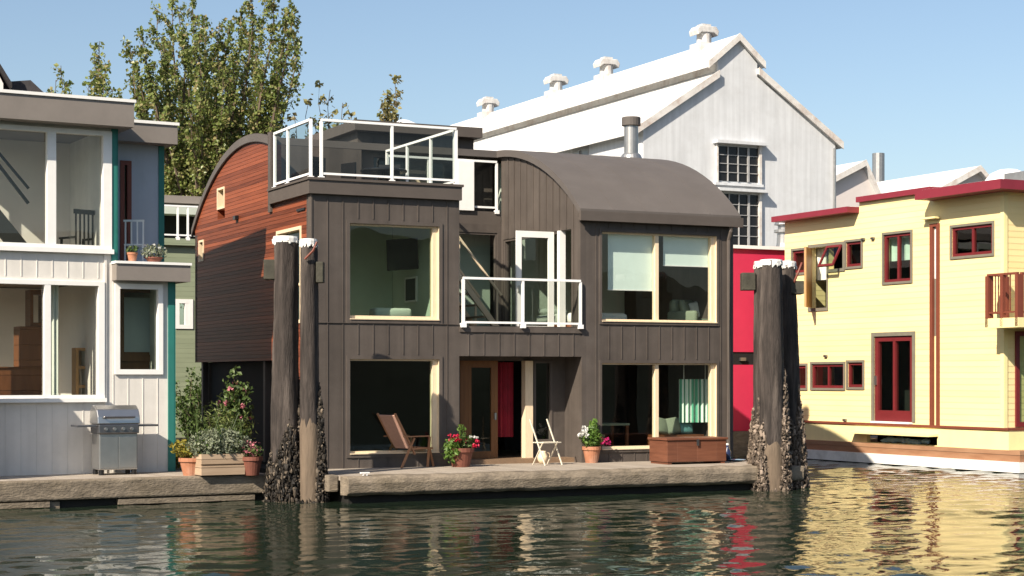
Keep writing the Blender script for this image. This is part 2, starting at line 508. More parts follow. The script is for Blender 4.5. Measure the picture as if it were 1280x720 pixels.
def wall(mb, plane, u0, u1, z0, z1, holes, p0, p1):
    us = sorted(set([u0, u1] + [min(max(h[k], u0), u1) for h in holes for k in (0, 1)]))
    zs = sorted(set([z0, z1] + [min(max(h[k], z0), z1) for h in holes for k in (2, 3)]))

    def solid(i, j):
        u = (us[i] + us[i + 1]) / 2; z = (zs[j] + zs[j + 1]) / 2
        return not any(h[0] < u < h[1] and h[2] < z < h[3] for h in holes)
    cells(mb, plane, us, zs, solid, p0, p1)


def window(parent, plane, u0, u1, z0, z1, p, depth, fw, matf, matp='pane_dark', mu=(), mz=(), mw=None, name='window',
           label=None, panep=None, bottom=None, right=None, left=None, top=None):
    """Frame lining an opening (one mesh) with its pane as sub-part. p outer face, p+depth inner face."""
    mb = MB(); mw = mw or fw
    s = 1 if depth > 0 else -1
    bt = fw if bottom is None else bottom; rt = fw if right is None else right
    lf = fw if left is None else left; tp = fw if top is None else top

    def bx(a, b, c, d, q0, q1):
        if plane == 'b': mb.box(a, b, q0, q1, c, d)
        else: mb.box(q0, q1, a, b, c, d)
    q0, q1 = p, p + depth
    bx(u0, u0 + lf, z0, z1, q0, q1); bx(u1 - rt, u1, z0, z1, q0, q1)
    bx(u0 + lf, u1 - rt, z0, z0 + bt, q0, q1); bx(u0 + lf, u1 - rt, z1 - tp, z1, q0, q1)
    for m_ in mu: bx(m_ - mw / 2, m_ + mw / 2, z0 + bt, z1 - tp, q0 + s * .004, q1 - s * .004)
    for m_ in mz: bx(u0 + lf, u1 - rt, m_ - mw / 2, m_ + mw / 2, q0 + s * .008, q1 - s * .008)
    o = mb.build(name, matf, parent)
    if label: o['label'] = label
    pn = panep if panep is not None else p + depth * .7
    g = MB(); a, b, c, d = u0 + lf * .5, u1 - rt * .5, z0 + bt * .5, z1 - tp * .5
    if plane == 'b': g.quad((a, pn, c), (b, pn, c), (b, pn, d), (a, pn, d))
    else: g.quad((pn, a, c), (pn, b, c), (pn, b, d), (pn, a, d))
    g.build('pane', matp, o)
    return o

# ================================================================== GREY HOUSE (middle)
FM = Frame(-4.09, 36.0, 64.1)
W_ = 10.2; D_ = 8.7; A1 = 3.30; A2 = 6.25; DZ = .50
house = fthing('floating_house', 'grey brown two storey floating house with barrel roof, roof deck and red cedar side', 'house', FM)

def fa(x): return FM.pb(x, 470)[0]
def fz(x, y, b=0.0): return FM.pb(x, y, b)[1]

uwL = (fa(437), fa(549), fz(492, 400), fz(492, 281))
lwL = (fa(437), fa(549), fz(492, 567), fz(492, 449))
uwR = (fa(752), fa(896), fz(820, 403), fz(820, 292))
lwR = (fa(752), fa(896), fz(820, 561), fz(820, 454))
ZL = fz(575, 445)            # lintel over the porch
ZF = 3.28                    # upper floor
ZP0, ZP1 = 6.14, 6.42        # parapet band
ZE = 6.02                    # front eave
BC, ZC = 4.35, 7.84          # crown of the vault
RB = ((BC + .2) ** 2 + (ZC - ZE) ** 2) / (2 * (ZC - ZE))
def arc(b): return ZC - RB + sqrt(RB * RB - (b - BC) ** 2)
TH = .34

# --- front walls
mb = MB()
wall(mb, 'b', 0, A1, DZ, ZP0, [uwL, lwL], 0, TH)
def batten(mb, a, z0, z1, w=.018, p=.014, b=0):
    mb.box(a - w / 2, a + w / 2, b - p, b + .01, z0, z1)
pitch = .335
k = 0
for i in range(1, 10):
    a = i * pitch
    if a > A1 - .1: break
    inwin = uwL[0] - .1 < a < uwL[1] + .1
    if not inwin: batten(mb, a, DZ, ZP0 - .02)
    else:
        batten(mb, a, uwL[3] + .10, ZP0 - .02); batten(mb, a, lwL[3] + .10, uwL[2] - .10); batten(mb, a, DZ, lwL[2] - .09)
for wv in (uwL, lwL):      # flat casings, butted
    w0 = .07
    mb.box(wv[0] - w0, wv[0], -.022, 0, wv[2] - w0, wv[3] + w0); mb.box(wv[1], wv[1] + w0, -.022, 0, wv[2] - w0, wv[3] + w0)
    mb.box(wv[0], wv[1], -.022, 0, wv[3], wv[3] + w0); mb.box(wv[0], wv[1], -.03, 0, wv[2] - w0, wv[2])
mb.box(0, A1, -.026, 0, fz(490, 404), fz(490, 400.5) - .07)
mb.build('front_wall', 'grey_siding', house)

mb = MB()                  # centre: the band between porch and balcony
mb.box(A1, A2, 0, TH, ZL, fz(650, 409))
for i in range(8):
    batten(mb, A1 + .22 + i * .36, ZL + .01, fz(650, 414) - .03)
mb.box(A1, A2, -.03, 0, fz(650, 414) - .03, fz(650, 409) + .02)
mb.build('balcony_front', 'grey_siding', house)

mb = MB()
wall(mb, 'b', A2, W_, DZ, ZE - .12, [uwR, lwR], 0, TH)
for i in range(12):
    a = A2 + .36 + i * .325
    if a > W_ - .25: break
    inwin = uwR[0] - .05 < a < uwR[1] + .05
    if not inwin: batten(mb, a, DZ, ZE - .14)
    else:
        batten(mb, a, uwR[3] + .08, ZE - .14); batten(mb, a, lwR[3] + .09, uwR[2] - .09); batten(mb, a, DZ, lwR[2] - .08)
for wv in (uwR, lwR):
    w0 = .06
    mb.box(wv[0] - w0, wv[0], -.022, 0, wv[2] - w0, wv[3] + w0); mb.box(wv[1], wv[1] + w0, -.022, 0, wv[2] - w0, wv[3] + w0)
    mb.box(wv[0], wv[1], -.022, 0, wv[3], wv[3] + w0); mb.box(wv[0], wv[1], -.03, 0, wv[2] - w0, wv[2])
mb.build('front_wall', 'grey_siding', house)

# --- cedar wall on the left with its arched top (a = 0, thickness inwards)
def side_poly(b0, b1, zt, step=18):
    return [(b0 + (b1 - b0) * i / step, zt(b0 + (b1 - b0) * i / step)) for i in range(step + 1)]
BD = 2.72                   # the roof deck is cut in front of this
mb = MB()
bw0, zw0 = FM.pa(377, 330, 0); bw1, _ = FM.pa(346, 330, 0)
swin = (bw0, bw1, FM.pa(360, 405, 0)[1], FM.pa(360, 286, 0)[1])
slitA = FM.pa(281, 260, 0); slitB = FM.pa(272, 236, 0)
slitC = FM.pa(255, 326, 0); slitD = FM.pa(249, 301, 0)
sl1 = (slitA[0], slitB[0], slitA[1], slitB[1]); sl2 = (slitC[0], slitD[0], slitC[1], slitD[1])
wall(mb, 'a', .0 + TH, D_, 2.75, 5.75, [swin, sl2], 0, .25)
wall(mb, 'a', TH, 1.2, DZ, 2.75, [], 0, .25)
pts = [(TH, 5.75), (BD, 5.75)] + [(D_, 5.75)]
up = [(TH, 5.75), (TH, ZP0), (BD, ZP0)] + side_poly(BD, D_, lambda b: arc(b) - .16) + [(D_, 5.75)]
# split so that the slit window can be cut: lower course up to slit top, then the arch
zs1 = sl1[3] + .01
wall(mb, 'a', TH, D_, 5.75, ZP0, [(sl1[0], sl1[1], sl1[2], ZP0)], 0, .25)
arch = [(BD, ZP0)] + [(sl1[0], ZP0), (sl1[0], zs1), (sl1[1], zs1), (sl1[1], ZP0)]
bend = [b for b in [D_ - i * .02 for i in range(400)] if arc(b) - .16 >= ZP0][0]
arch += [(bend, ZP0)] + [(b, arc(b) - .16) for b in [bend - (bend - BD) * i / 18 for i in range(1, 19)]]
mb.prism(arch, 'a', 0, .25)
sw = mb.build('cedar_wall', 'redwood', house)
mb = MB()                  # lower part behind the porch, set back
mb.box(0.0, W_, D_ - .2, D_, 2.75, 5.9); mb.box(.46, W_, D_ - .2, D_, DZ, 2.75)
mb.box(W_ - .25, W_, TH, D_ - .2, DZ, 5.9)
mb.prism([(TH, 5.9)] + [(b, arc(b) - .16) for b in [TH + (D_ - TH) * i / 18 for i in range(19)]] + [(D_, 5.9)], 'a', W_ - .25, W_ - .002)
mb.build('rear_wall', 'grey_siding', house)
mb = MB(); mb.box(.28, .45, 1.2, D_ - .01, DZ, 2.745); mb.build('lower_wall', 'interior_dark', house)  # near-black colour stands for the shade in the void under the overhang
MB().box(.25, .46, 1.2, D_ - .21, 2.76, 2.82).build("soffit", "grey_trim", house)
for b_ in (3.4, D_ - .35): MB().box(.10, .24, b_, b_ + .14, DZ, 2.75).build('porch_post', 'grey_trim', house)
# corner board and arch trim on the cedar wall
mb = MB()
mb.box(-.03, 0, -.02, .16, DZ, ZP0)
ar = [(b, arc(b) - .17) for b in [BD + (D_ + .15 - BD) * i / 24 for i in range(25)]]
mb.prism(ar + [(b, z + .19) for b, z in reversed(ar)], 'a', -.05, .0)
mb.box(-.05, 0, BD - .16, BD + .02, 5.98, arc(BD) + .09)
mb.build('side_trim', 'grey_trim', house)
def slit(u):
    window(house, 'a', u[0], u[1], u[2], u[3], -.02, .2, .05, 'cream_wood', 'pane_dark')
slit(sl1); slit(sl2)
window(house, 'a', *swin, -.02, .2, .07, 'cream_wood', 'pane_dark', mz=((swin[2] + swin[3]) / 2 - .2,), mw=.05)
vb, vz = FM.pa(297, 273, 0)
MB().box(-.09, -.001, vb - .09, vb + .09, vz - .04, vz + .06).build('wall_vent', 'black_plastic', house, bevel=.01)
vb, vz = FM.pa(377, 262, 0)
MB().box(-.03, -.001, vb - .25, vb + .25, vz - .025, vz + .025).build('wall_scupper', 'black_plastic', house)

# --- parapet band round the roof deck
mb = MB()
mb.box(-.10, A1 + .02, -.10, .22, ZP0, ZP1)
mb.box(-.10, .22, .22, BD - .16, ZP0, ZP1 - .003)
mb.box(-.13, A1 + .05, -.13, .25, ZP1, ZP1 + .05)
mb.box(-.13, .25, .25, BD - .16, ZP1, ZP1 + .047)
mb.box(A1 - .22, A1 + .02, .22, 4.05, ZP0 - .3, ZP1 - .05)
mb.build('parapet', 'grey_trim', house)
# --- roof deck slab and landing
mb = MB()
mb.box(.25, A1 - .22, .34, 4.1, 6.0, 6.22)
mb.build('roof_deck', 'grey_trim', house)
mb = MB()
mb.box(A1 - .2, A2 - .01, 4.1, 4.6, 6.05, 6.36)
mb.build('landing', 'grey_trim', house)

# --- vault
def vault(mb, a0, a1, b0, b1, n=28, th=.16):
    bs_ = [b0 + (b1 - b0) * i / n for i in range(n + 1)]
    mb.prism([(b, arc(b)) for b in bs_] + [(b, arc(b) - th) for b in reversed(bs_)], 'a', a0, a1)
mb = MB(); vault(mb, A2 - .10, W_ + .12, -.13, D_ + .15)
for k in range(1, 5):
    a_s = A2 - .1 + k * .83; bs_ = [-.12 + (D_ + .26) * i / 30 for i in range(31)]
    mb.prism([(b, arc(b) + .006) for b in bs_] + [(b, arc(b) - .01) for b in reversed(bs_)], 'a', a_s, a_s + .05)
rf = mb.build('roof', 'roof_membrane', house)
mb = MB(); vault(mb, -.06, A2 - .102, 4.15, D_ + .15)
mb.build('roof', 'roof_membrane', house)
mb = MB(); vault(mb, -.06, .25, BD, 4.148, 8)
mb.build('roof', 'roof_membrane', house)
mb = MB(); mb.box(A2 - .13, W_ + .14, -.21, -.12, ZE - .20, ZE + .01)      # eave board and gutter
mb.box(A2 - .10, W_ + .10, -.12, .0, ZE - .17, ZE - .12)
mb.build('eave_board', 'grey_trim', house)
mb = MB()
dx_ = fa(909)
mb.tube([(dx_, -.15, ZE - .18), (dx_, -.15, ZE - .3), (dx_, -.06, ZE - .5), (dx_, -.06, .62)], .045, 8)
mb.build('downspout', 'grey_trim', house)
# stove pipe
pa_, pb_ = 9.62, 3.7
mb = MB()
zb = arc(pb_)
mb.lathe([(.32, -.12), (.24, .06), (.20, .10)], (pa_, pb_, zb), 20)
mb.lathe([(.175, .05), (.175, .78)], (pa_, pb_, zb), 20)
pipe = mb.build('stove_pipe', 'galv_metal', house, smooth=False)
mb = MB(); mb.lathe([(.185, .78), (.235, .79), (.235, .98), (.22, 1.0)], (pa_, pb_, zb), 20)
cap = mb.build('pipe_cap', 'roof_membrane', pipe)

# --- side wall of the right half facing the courtyard (a = A2)
BK = 4.1
do = FM.pa(714, 345, A2)[0]; dw = FM.pa(629, 345, A2)[0]
zt = FM.pa(690, 290, A2)[1]
mb = MB()
wall(mb, 'a', TH, BK, ZF, ZE - .2, [(do, dw, ZF, zt)], A2, A2 + .2)
mb.prism([(0.0, ZE - .2)] + [(b, arc(b) - .162) for b in [BK * i / 14 for i in range(15)]] + [(BK, ZE - .2)], 'a', A2 + .002, A2 + .2)
nb = 12
for i in range(1, nb):
    b = .05 + i * (BK - .1) / nb
    z0 = zt + .02 if do - .05 < b < dw + .05 else ZF
    mb.box(A2 - .016, A2 + .01, b - .018, b + .018, z0, arc(b) - .19)
mb.box(A2 - .03, A2, .0, .14, ZF, arc(.1) - .2)
mb.build('courtyard_wall', 'grey_siding', house)
window(house, 'a', do + .62, dw, ZF + .02, zt, A2 + .02, .1, .05, 'grey_trim', 'pane_clear', name='side_light')
mb = MB(); mb.box(A2 - .03, A2 + .12, do + .50, do + .62, ZF, zt)
mb.build('door_frame', 'white_paint', house)
# glazed door leaf standing open, square to its wall
la0 = FM.pb(645, 345, do + .6)[0]; la1 = FM.pb(692, 345, do + .6)[0]
mb = MB(); b0, b1 = do + .58, do + .63
z0, z1 = ZF + .03, zt - .03
mb.box(la0, la0 + .13, b0, b1, z0, z1); mb.box(la1 - .14, la1, b0, b1, z0, z1)
mb.box(la0 + .13, la1 - .14, b0, b1, z0, z0 + .22); mb.box(la0 + .13, la1 - .14, b0, b1, z1 - .14, z1)
leaf_ = mb.build('balcony_door', 'white_paint', house)
MB().quad((la0 + .12, b0 + .025, z0 + .2), (la1 - .13, b0 + .025, z0 + .2), (la1 - .13, b0 + .025, z1 - .13), (la0 + .12, b0 + .025, z1 - .13)).build('pane', 'pane_clear', leaf_)
MB().box(la0 + .03, la0 + .08, b0 - .05, b0, ZF + 1.0, ZF + 1.15).build('handle', 'steel', leaf_)
# back of the courtyard
mb = MB(); wall(mb, 'b', A1 - .2, A2, ZF, 6.05, [(A1 - .05, A2 - .1, ZF + .05, 5.85)], BK, BK + .15)
mb.build('courtyard_wall', 'grey_siding', house)
window(house, 'b', A1 - .05, A2 - .1, ZF + .05, 5.85, BK + .02, .1, .05, 'grey_trim', 'pane_clear', mu=(A1 + 1.35,))
mb = MB(); mb.box(A1 - .25, A1 - .002, TH, BK, ZF, 6.0); mb.build('courtyard_wall', 'grey_siding', house)
# balcony floor
mb = MB(); mb.box(A1, A2, .0 + TH, BK, ZF - .2, ZF - .005); mb.build('balcony_floor', 'interior_floor', house)

# --- stair from the landing down into the courtyard
st = []
mb = MB()
for bb in (2.7, 3.85):
    t0 = FM.pb(590, 276, bb); a_lo = FM.pb(688, 372, bb)[0]
    p = Vector((A1 + .12, bb, 6.02)); q = Vector((A1 + .12 + 2.15, bb, ZF + .12))
    mb.bar(p, q, .06, .13)
for i in range(10):
    f = (i + .5) / 10
    mb.box(A1 + .12 + 2.15 * f - .11, A1 + .12 + 2.15 * f + .11, 2.73, 3.82, 6.02 + (ZF + .12 - 6.02) * f - .02, 6.02 + (ZF + .12 - 6.02) * f + .015)
stair = mb.build('stair', 'cream_wood', house)
mb = MB()
for bb in (2.68, 3.87):
    mb.bar((A1 + .12, bb, 6.9), (A1 + .12 + 2.15, bb, ZF + 1.0), .04, .05)
    for f in (.05, .5, .95):
        mb.box(A1 + .12 + 2.15 * f - .02, A1 + .12 + 2.15 * f + .02, bb - .02, bb + .02, 6.0 + (ZF - 5.9) * f, 6.88 + (ZF - 5.9) * f)
mb.build('handrail', 'cream_wood', stair)

# --- railings
def railing(parent, name, pts, h=1.1, posts=None, rise=0.0, gap=.10, solid=None, post_w=.055):
    """pts: two end points (a,b,z); posts: fractions along it."""
    p, q = Vector(pts[0]), Vector(pts[1])
    mb = MB()
    ax = (q - p)
    mb.bar(p + Vector((0, 0, h)), q + Vector((0, 0, h)), .07, .05)
    mb.bar(p + Vector((0, 0, gap)), q + Vector((0, 0, gap)), .04, .045)
    for f in posts:
        c = p + ax * f
        mb.box(c.x - post_w / 2, c.x + post_w / 2, c.y - post_w / 2, c.y + post_w / 2, c.z - .03, c.z + h - .025)
        mb.box(c.x - .055, c.x + .055, c.y - .055, c.y + .055, c.z - .05, c.z + .04)
    o = mb.build(name, 'white_metal', parent)
    for f0, f1 in zip(posts[:-1], posts[1:]):
        c0, c1 = p + ax * f0, p + ax * f1
        z = Vector((0, 0, 1))
        MB().quad(c0 + z * (gap + .02), c1 + z * (gap + .02), c1 + z * (h - .02), c0 + z * (h - .02)).build('glass_panel', 'rail_glass', o)
    return o
RZ = ZP1 + .05
railing(house, 'balcony_railing', [(A1 + .07, -.05, fz(650, 409) + .03), (A2 - .06, -.05, fz(650, 409) + .03)], 1.0, [0.0, .50, 1.0], gap=.06)
# front of the roof deck
railing(house, 'deck_railing', [(.22, .06, RZ), (A1 - .05, .06, RZ)], 1.2, [0.0, .515, 1.0])
railing(house, 'deck_railing', [(.02, .14, RZ), (.02, BD - .25, RZ)], 1.2, [0.0, .62, 1.0])
railing(house, 'deck_railing', [(A1 - .05, .14, RZ - .02), (A1 - .05, 4.0, RZ - .02)], 1.2, [0.0, .33, .68, 1.0])
zland = 6.36
railing(house, 'landing_railing', [(A1 + .05, 4.12, zland), (A2 - .12, 4.12, zland)], 1.2, [0.0, .36, .62, 1.0])
ga = FM.pb(572, 230, 4.06)[0]; gb = FM.pb(592, 230, 4.06)[0]
MB().box(ga, gb, 4.03, 4.07, zland + .0, zland + 1.17).build('gate', 'white_paint', house)

# --- penthouse over the stair
p0, p1, pb0, pb1 = FM.pb(447, 200, 4.4)[0], FM.pb(592, 200, 4.4)[0], 4.4, 7.4
ZH = 8.12
mb = MB(); wall(mb, 'b', p0, p1, 6.2, ZH, [(p0 + .35, p0 + 1.35, 6.3, 7.6), (p0 + 1.7, p1 - .3, 6.7, 7.55)], pb0, pb0 + .15)
mb.box(p0, p0 + .15, pb0 + .15, pb1, 6.2, ZH); mb.box(p1 - .15, p1, pb0 + .15, pb1, 6.2, ZH); mb.box(p0 + .15, p1 - .15, pb1 - .15, pb1, 6.2, ZH)
for i in range(1, 8): batten(mb, p0 + i * (p1 - p0) / 8, 7.6, ZH - .02, b=pb0)
mb.build('penthouse_wall', 'grey_siding', house)
mb = MB(); mb.box(p0 - .18, p1 + .1, pb0 - .3, pb1 + .2, ZH, ZH + .24); mb.build('penthouse_roof', 'grey_trim', house)
window(house, 'b', p0 + .35, p0 + 1.35, 6.3, 7.6, pb0, .1, .05, 'grey_trim', 'pane_dark')
window(house, 'b', p0 + 1.7, p1 - .3, 6.7, 7.55, pb0, .1, .05, 'grey_trim', 'pane_dark')
# wall below the crown, closing the deck at the back
MB().box(.25, p0, 4.15, 4.3, 6.2, arc(4.2) - .17).build('deck_back_wall', 'grey_siding', house)
MB().box(p1, A2, 4.61, 4.75, 6.2, arc(4.6) - .17).build('deck_back_wall', 'grey_siding', house)

# --- windows
window(house, 'b', *uwL, .06, .14, .035, 'cream_wood', 'pane_dark', bottom=.085, right=.125, panep=.13)
window(house, 'b', *lwL, .06, .14, .035, 'cream_wood', 'pane_dark', bottom=.06, right=.125, panep=.13)
mR = fa(823)
window(house, 'b', *uwR, .06, .14, .035, 'cream_wood', 'pane_clear', mu=(mR,), mw=.09, bottom=.06, right=.11, panep=.13)
window(house, 'b', *lwR, .06, .14, .035, 'cream_wood', 'pane_clear', mu=(mR,), mw=.09, bottom=.07, right=.11, panep=.13)
# cream linings of the reveals on the sunny side, sills
def lining(wv):
    m = MB(); m.box(wv[1] - .012, wv[1] - .001, .004, .059, wv[2], wv[3]); m.box(wv[0], wv[1] - .013, -.05, .059, wv[2] + .001, wv[2] + .02)
    m.build('window_lining', 'cream_wood', house)
for wv in (uwL, lwL, uwR, lwR): lining(wv)

# --- porch
BP = .80
mb = MB(); mb.box(A1 - .25, A1, TH, BP, DZ, ZL); mb.box(A2, A2 + .2, TH, BP, DZ, ZL); mb.box(A1, A2, TH, BP + .2, ZL, ZL + .15)
pd0, pd1, pd2, pd3 = [FM.pb(x, 500, BP)[0] for x in (588, 622, 655, 667)]
sg0, sg1 = FM.pb(667, 500, BP)[0], FM.pb(690, 500, BP)[0]
wall(mb, 'b', A1, A2, DZ, ZL, [(pd0 - .25, pd2, DZ, ZL - .09), (sg0, sg1, .95, ZL - .09)], BP, BP + .15)
mb.build('porch_wall', 'grey_siding', house)
dd = MB(); dd.box(pd0 - .25, pd0 - .13, BP - .01, BP + .1, DZ + .06, ZL - .09); dd.box(pd1 - .16, pd1, BP - .01, BP + .06, DZ + .06, ZL - .09)
dd.box(pd0 - .13, pd0 + .02, BP - .01, BP + .06, DZ + .06, ZL - .09)
dd.box(pd0 + .02, pd1 - .16, BP - .01, BP + .06, DZ + .06, DZ + .26); dd.box(pd0 + .02, pd1 - .16, BP - .01, BP + .06, ZL - .24, ZL - .09)
dr = dd.build('front_door', 'brown_door', house)
MB().quad((pd0, BP + .03, DZ + .2), (pd1 - .1, BP + .03, DZ + .2), (pd1 - .1, BP + .03, ZL - .2), (pd0, BP + .03, ZL - .2)).build('pane', 'pane_dark', dr)
MB().box(pd1 - .10, pd1 - .06, BP - .07, BP - .01, 1.45, 1.60).build('handle', 'steel', dr)
mb = MB(); mb.box(pd2 - .01, pd3 - .06, BP - .09, BP + .1, DZ + .02, ZL - .09); mb.build('door_post', 'cream_wood', house)
window(house, 'b', sg0, sg1, .95, ZL - .09, BP - .02, .1, .05, 'grey_trim', 'pane_dark')
MB().box(pd0 - .3, pd3, BP - .25, BP, DZ, DZ + .05).build('door_step', 'dock_edge', house)

# --- inside: floors, partitions, ceilings
mb = MB()
mb.box(.25, A1 - .25, TH, 4.3, ZF - .18, ZF); mb.box(A2 + .2, W_ - .25, TH, 4.6, ZF - .18, ZF)
mb.box(A1 - .2, A2 + .2, 4.25, 7.5, ZF - .18, ZF - .003)
mb.box(.25, W_ - .25, TH, BP, DZ, DZ + .10); mb.box(.25, W_ - .25, BP + .001, 8.4, DZ, DZ + .097)
mb.build('floor', 'interior_floor', house)
for bx in ((.26, A1 - .28, 3.1, 3.2, ZF, 6.0), (A1 - .275, A1 - .252, TH, 3.1, ZF, 6.0), (A1 - .24, A2 + .1, 4.95, 5.05, ZF, 6.0), (A2 + .21, W_ - .26, 4.6, 4.7, ZF, 7.6), (A1 - .2, A2 + .3, 7.5, 7.6, ZF, 6.0)):
    MB().box(*bx).build('partition', 'interior_green', house)
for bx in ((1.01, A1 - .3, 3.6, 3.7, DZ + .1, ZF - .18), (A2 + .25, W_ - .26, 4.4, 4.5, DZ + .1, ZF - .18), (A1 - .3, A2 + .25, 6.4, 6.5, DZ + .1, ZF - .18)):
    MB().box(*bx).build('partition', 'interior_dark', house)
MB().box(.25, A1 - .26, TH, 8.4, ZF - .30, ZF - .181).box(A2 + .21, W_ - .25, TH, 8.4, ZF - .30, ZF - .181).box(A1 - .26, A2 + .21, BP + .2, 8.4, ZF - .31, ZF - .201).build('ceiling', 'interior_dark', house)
c0, c1 = FM.pb(621, 500, 1.25)[0], FM.pb(642, 500, 1.25)[0]
cp = [(c0 + (c1 - c0) * i / 10, 1.25 + .035 * sin(i * 1.9)) for i in range(11)]
mb = MB(); mb.prism(cp + [(x, y + .01) for x, y in reversed(cp)], 'z', DZ + .55, ZL - .12)
o = mb.build('door_curtain', 'crimson_cloth'); tag(o, 'crimson curtain hanging inside the open front door of the grey house', 'curtain')
o.location = (FM.O[0], FM.O[1], 0); o.rotation_euler = (0, 0, FM.rot)


def place(fr, a, b, z, ang=0.0):
    v = fr.w(a, b, z)
    return dict(loc=tuple(v), rotz=fr.rot + R(ang))


def flat_obj(mb, name, mat, label, cat, fr, group=None, **kw):
    o = mb.build(name, mat, **kw)
    o.location = (fr.O[0], fr.O[1], 0); o.rotation_euler = (0, 0, fr.rot)
    return tag(o, label, cat, group)

# blinds
def blind(x0, x1, ytop, ybot, label):
    b = .21
    a0, a1 = FM.pb(x0, 350, b)[0], FM.pb(x1, 350, b)[0]
    zt_, zb_ = fz((x0 + x1) / 2, ytop, b), fz((x0 + x1) / 2, ybot, b)
    t = fthing('roller_blind', label, 'blind', FM)
    MB().box(a0, a1, b, b + .006, zb_, zt_).build('cloth', 'blind_cloth', t)
    MB().tube([(a0, b + .03, zt_), (a1, b + .03, zt_)], .03, 10).build('roller', 'white_paint', t)
    MB().box(a0, a1, b - .008, b + .014, zb_ - .025, zb_).build('hem_bar', 'white_paint', t)
blind(760, 819, 292, 362, 'pale green roller blind drawn most of the way down in the upper right window')
blind(829, 889, 292, 332, 'short pale green roller blind above the armchair by the upper right window')
# bed, armchair, bench, screens upstairs
t = thing('bed', 'bed with white linen under the longer blind upstairs', 'bed', **place(FM, fa(772), 1.5, ZF))
MB().box(-.75, .75, -.75, 1.2, .12, .30).build('bed_frame', 'brown_furniture', t, bevel=.02)
MB().box(-.72, .72, -.72, 1.15, .30, .56).build('mattress', 'linen', t, smooth=True, bevel=.08)
MB().box(-.7, -.05, .75, 1.1, .56, .70).build('pillow', 'linen', t, smooth=True, bevel=.06)
t = thing('armchair', 'sage green armchair with loose cushions upstairs on the right', 'armchair', **place(FM, FM.pb(868, 390, 1.0)[0], 1.0, ZF, 20))
MB().box(-.42, .42, -.4, .4, .14, .46).build('seat', 'sofa_sage', t, smooth=True, bevel=.07)
MB().box(-.42, .42, .25, .45, .40, .92).build('backrest', 'sofa_sage', t, smooth=True, bevel=.08)
for s in (-1, 1):
    MB().box(s * .44 - .08, s * .44 + .08, -.42, .42, .12, .64).build('arm', 'sofa_sage', t, smooth=True, bevel=.06)
    for q in (-1, 1): MB().box(s * .4 - .03, s * .4 + .03, q * .36 - .03, q * .36 + .03, 0, .14).build('leg', 'brown_furniture', t)
for dx, ang in ((-.22, .3), (.2, -.2)):
    c = MB().box(-.2, .2, -.08, .08, -.2, .2).build('cushion', 'linen' if dx > 0 else 'sofa_sage', t, smooth=True, bevel=.07); c.location = (dx, .1, .68); c.rotation_euler = (-.35, ang, ang)
t = thing('upholstered_bench', 'sage padded bench standing behind the upper left window', 'bench', **place(FM, FM.pb(489, 390, .8)[0], .85, ZF))
MB().box(-.42, .42, -.22, .22, .36, .58).build('seat', 'linen', t, smooth=True, bevel=.06)
MB().box(-.42, .42, -.20, .20, .28, .36).build('seat_frame', 'cream_wood', t)
for s in (-1, 1):
    for q in (-1, 1): MB().box(s * .37 - .03, s * .37 + .03, q * .16 - .03, q * .16 + .03, 0, .28).build('leg', 'brown_furniture', t)
ta = FM.pb(503, 318, 1.5)
t = thing('television', 'black flat television tilted from a wall bracket in the upper left room', 'television', **place(FM, ta[0], 1.5, ta[1]))
sc_ = MB().box(-.38, .38, -.03, .03, -.34, .34).build('screen', 'black_plastic', t, bevel=.01); sc_.rotation_euler = (.12, -.10, .1)
MB().bar((0, .05, 0), (.40, .12, .02), .05, .06).build('bracket', 'black_plastic', t)
pa2 = (3.02, FM.pb(502, 356, 2.3)[1])
t = thing('framed_picture', 'small dark framed picture below the television', 'picture', **place(FM, 3.005, 1.95, pa2[1] - .12, 90))
MB().box(-.28, .28, -.01, .02, -.24, .24).build('canvas', 'black_plastic', t)
MB().box(.28, .33, -.02, .02, -.28, .28).box(-.33, -.28, -.02, .02, -.28, .28).box(-.28, .28, -.02, .02, .24, .28).box(-.28, .28, -.02, .02, -.28, -.24).build('frame', 'white_paint', t)
# curtain and cushions in the lower right window
ca0, ca1 = FM.pb(849, 500, .6)[0], FM.pb(889, 500, .6)[0]
mb = MB(); n = 26
z0, z1 = fz(868, 528, .6), fz(868, 474, .6)
pr = [(ca0 + (ca1 - ca0) * i / n, .6 + .03 * sin(i * 1.55)) for i in range(n + 1)]
mb.prism(pr + [(x, y + .01) for x, y in reversed(pr)], 'z', z0, z1)
t = fthing('striped_curtain', 'green and white striped curtain hung on cords behind the lower right window', 'curtain', FM)
mb.build('cloth', 'striped_curtain', t)
for f in (.15, .82):
    a = ca0 + (ca1 - ca0) * f
    MB().tube([(a, .61, z1), (a, .61, z1 + .36)], .012, 6).build('cord', 'linen', t)
t = thing('window_seat', 'low bench with three cushions inside the lower right window', 'bench', **place(FM, fa(868), .75, DZ + .1))
MB().box(-.65, .55, -.28, .28, 0, .46).build('base', 'brown_furniture', t)
for dx, m_, an in ((-.42, 'sofa_sage', .2), (-.14, 'sofa_sage', -.15), (.22, 'rug_teal', .1)):
    c = MB().box(-.19, .19, -.07, .07, -.19, .19).build('cushion', m_, t, smooth=True, bevel=.06); c.location = (dx, .0, .66); c.rotation_euler = (-.3, an, an)
t = thing('dining_table', 'dark dining table in the lower right room, left of the trunk', 'table', **place(FM, fa(788), 1.3, DZ + .1))
MB().box(-.5, .5, -.4, .4, .68, .73).build('table_top', 'sofa_sage', t)
for s in (-1, 1):
    for q in (-1, 1): MB().box(s * .45 - .03, s * .45 + .03, q * .35 - .03, q * .35 + .03, 0, .68).build('leg', 'brown_furniture', t)
t = thing('side_chair', 'pale green high backed chair behind the lower right window', 'chair', **place(FM, fa(768), .9, DZ + .1, 60))
MB().box(-.22, .22, -.22, .22, .42, .48).build('seat', 'sofa_sage', t, bevel=.02)
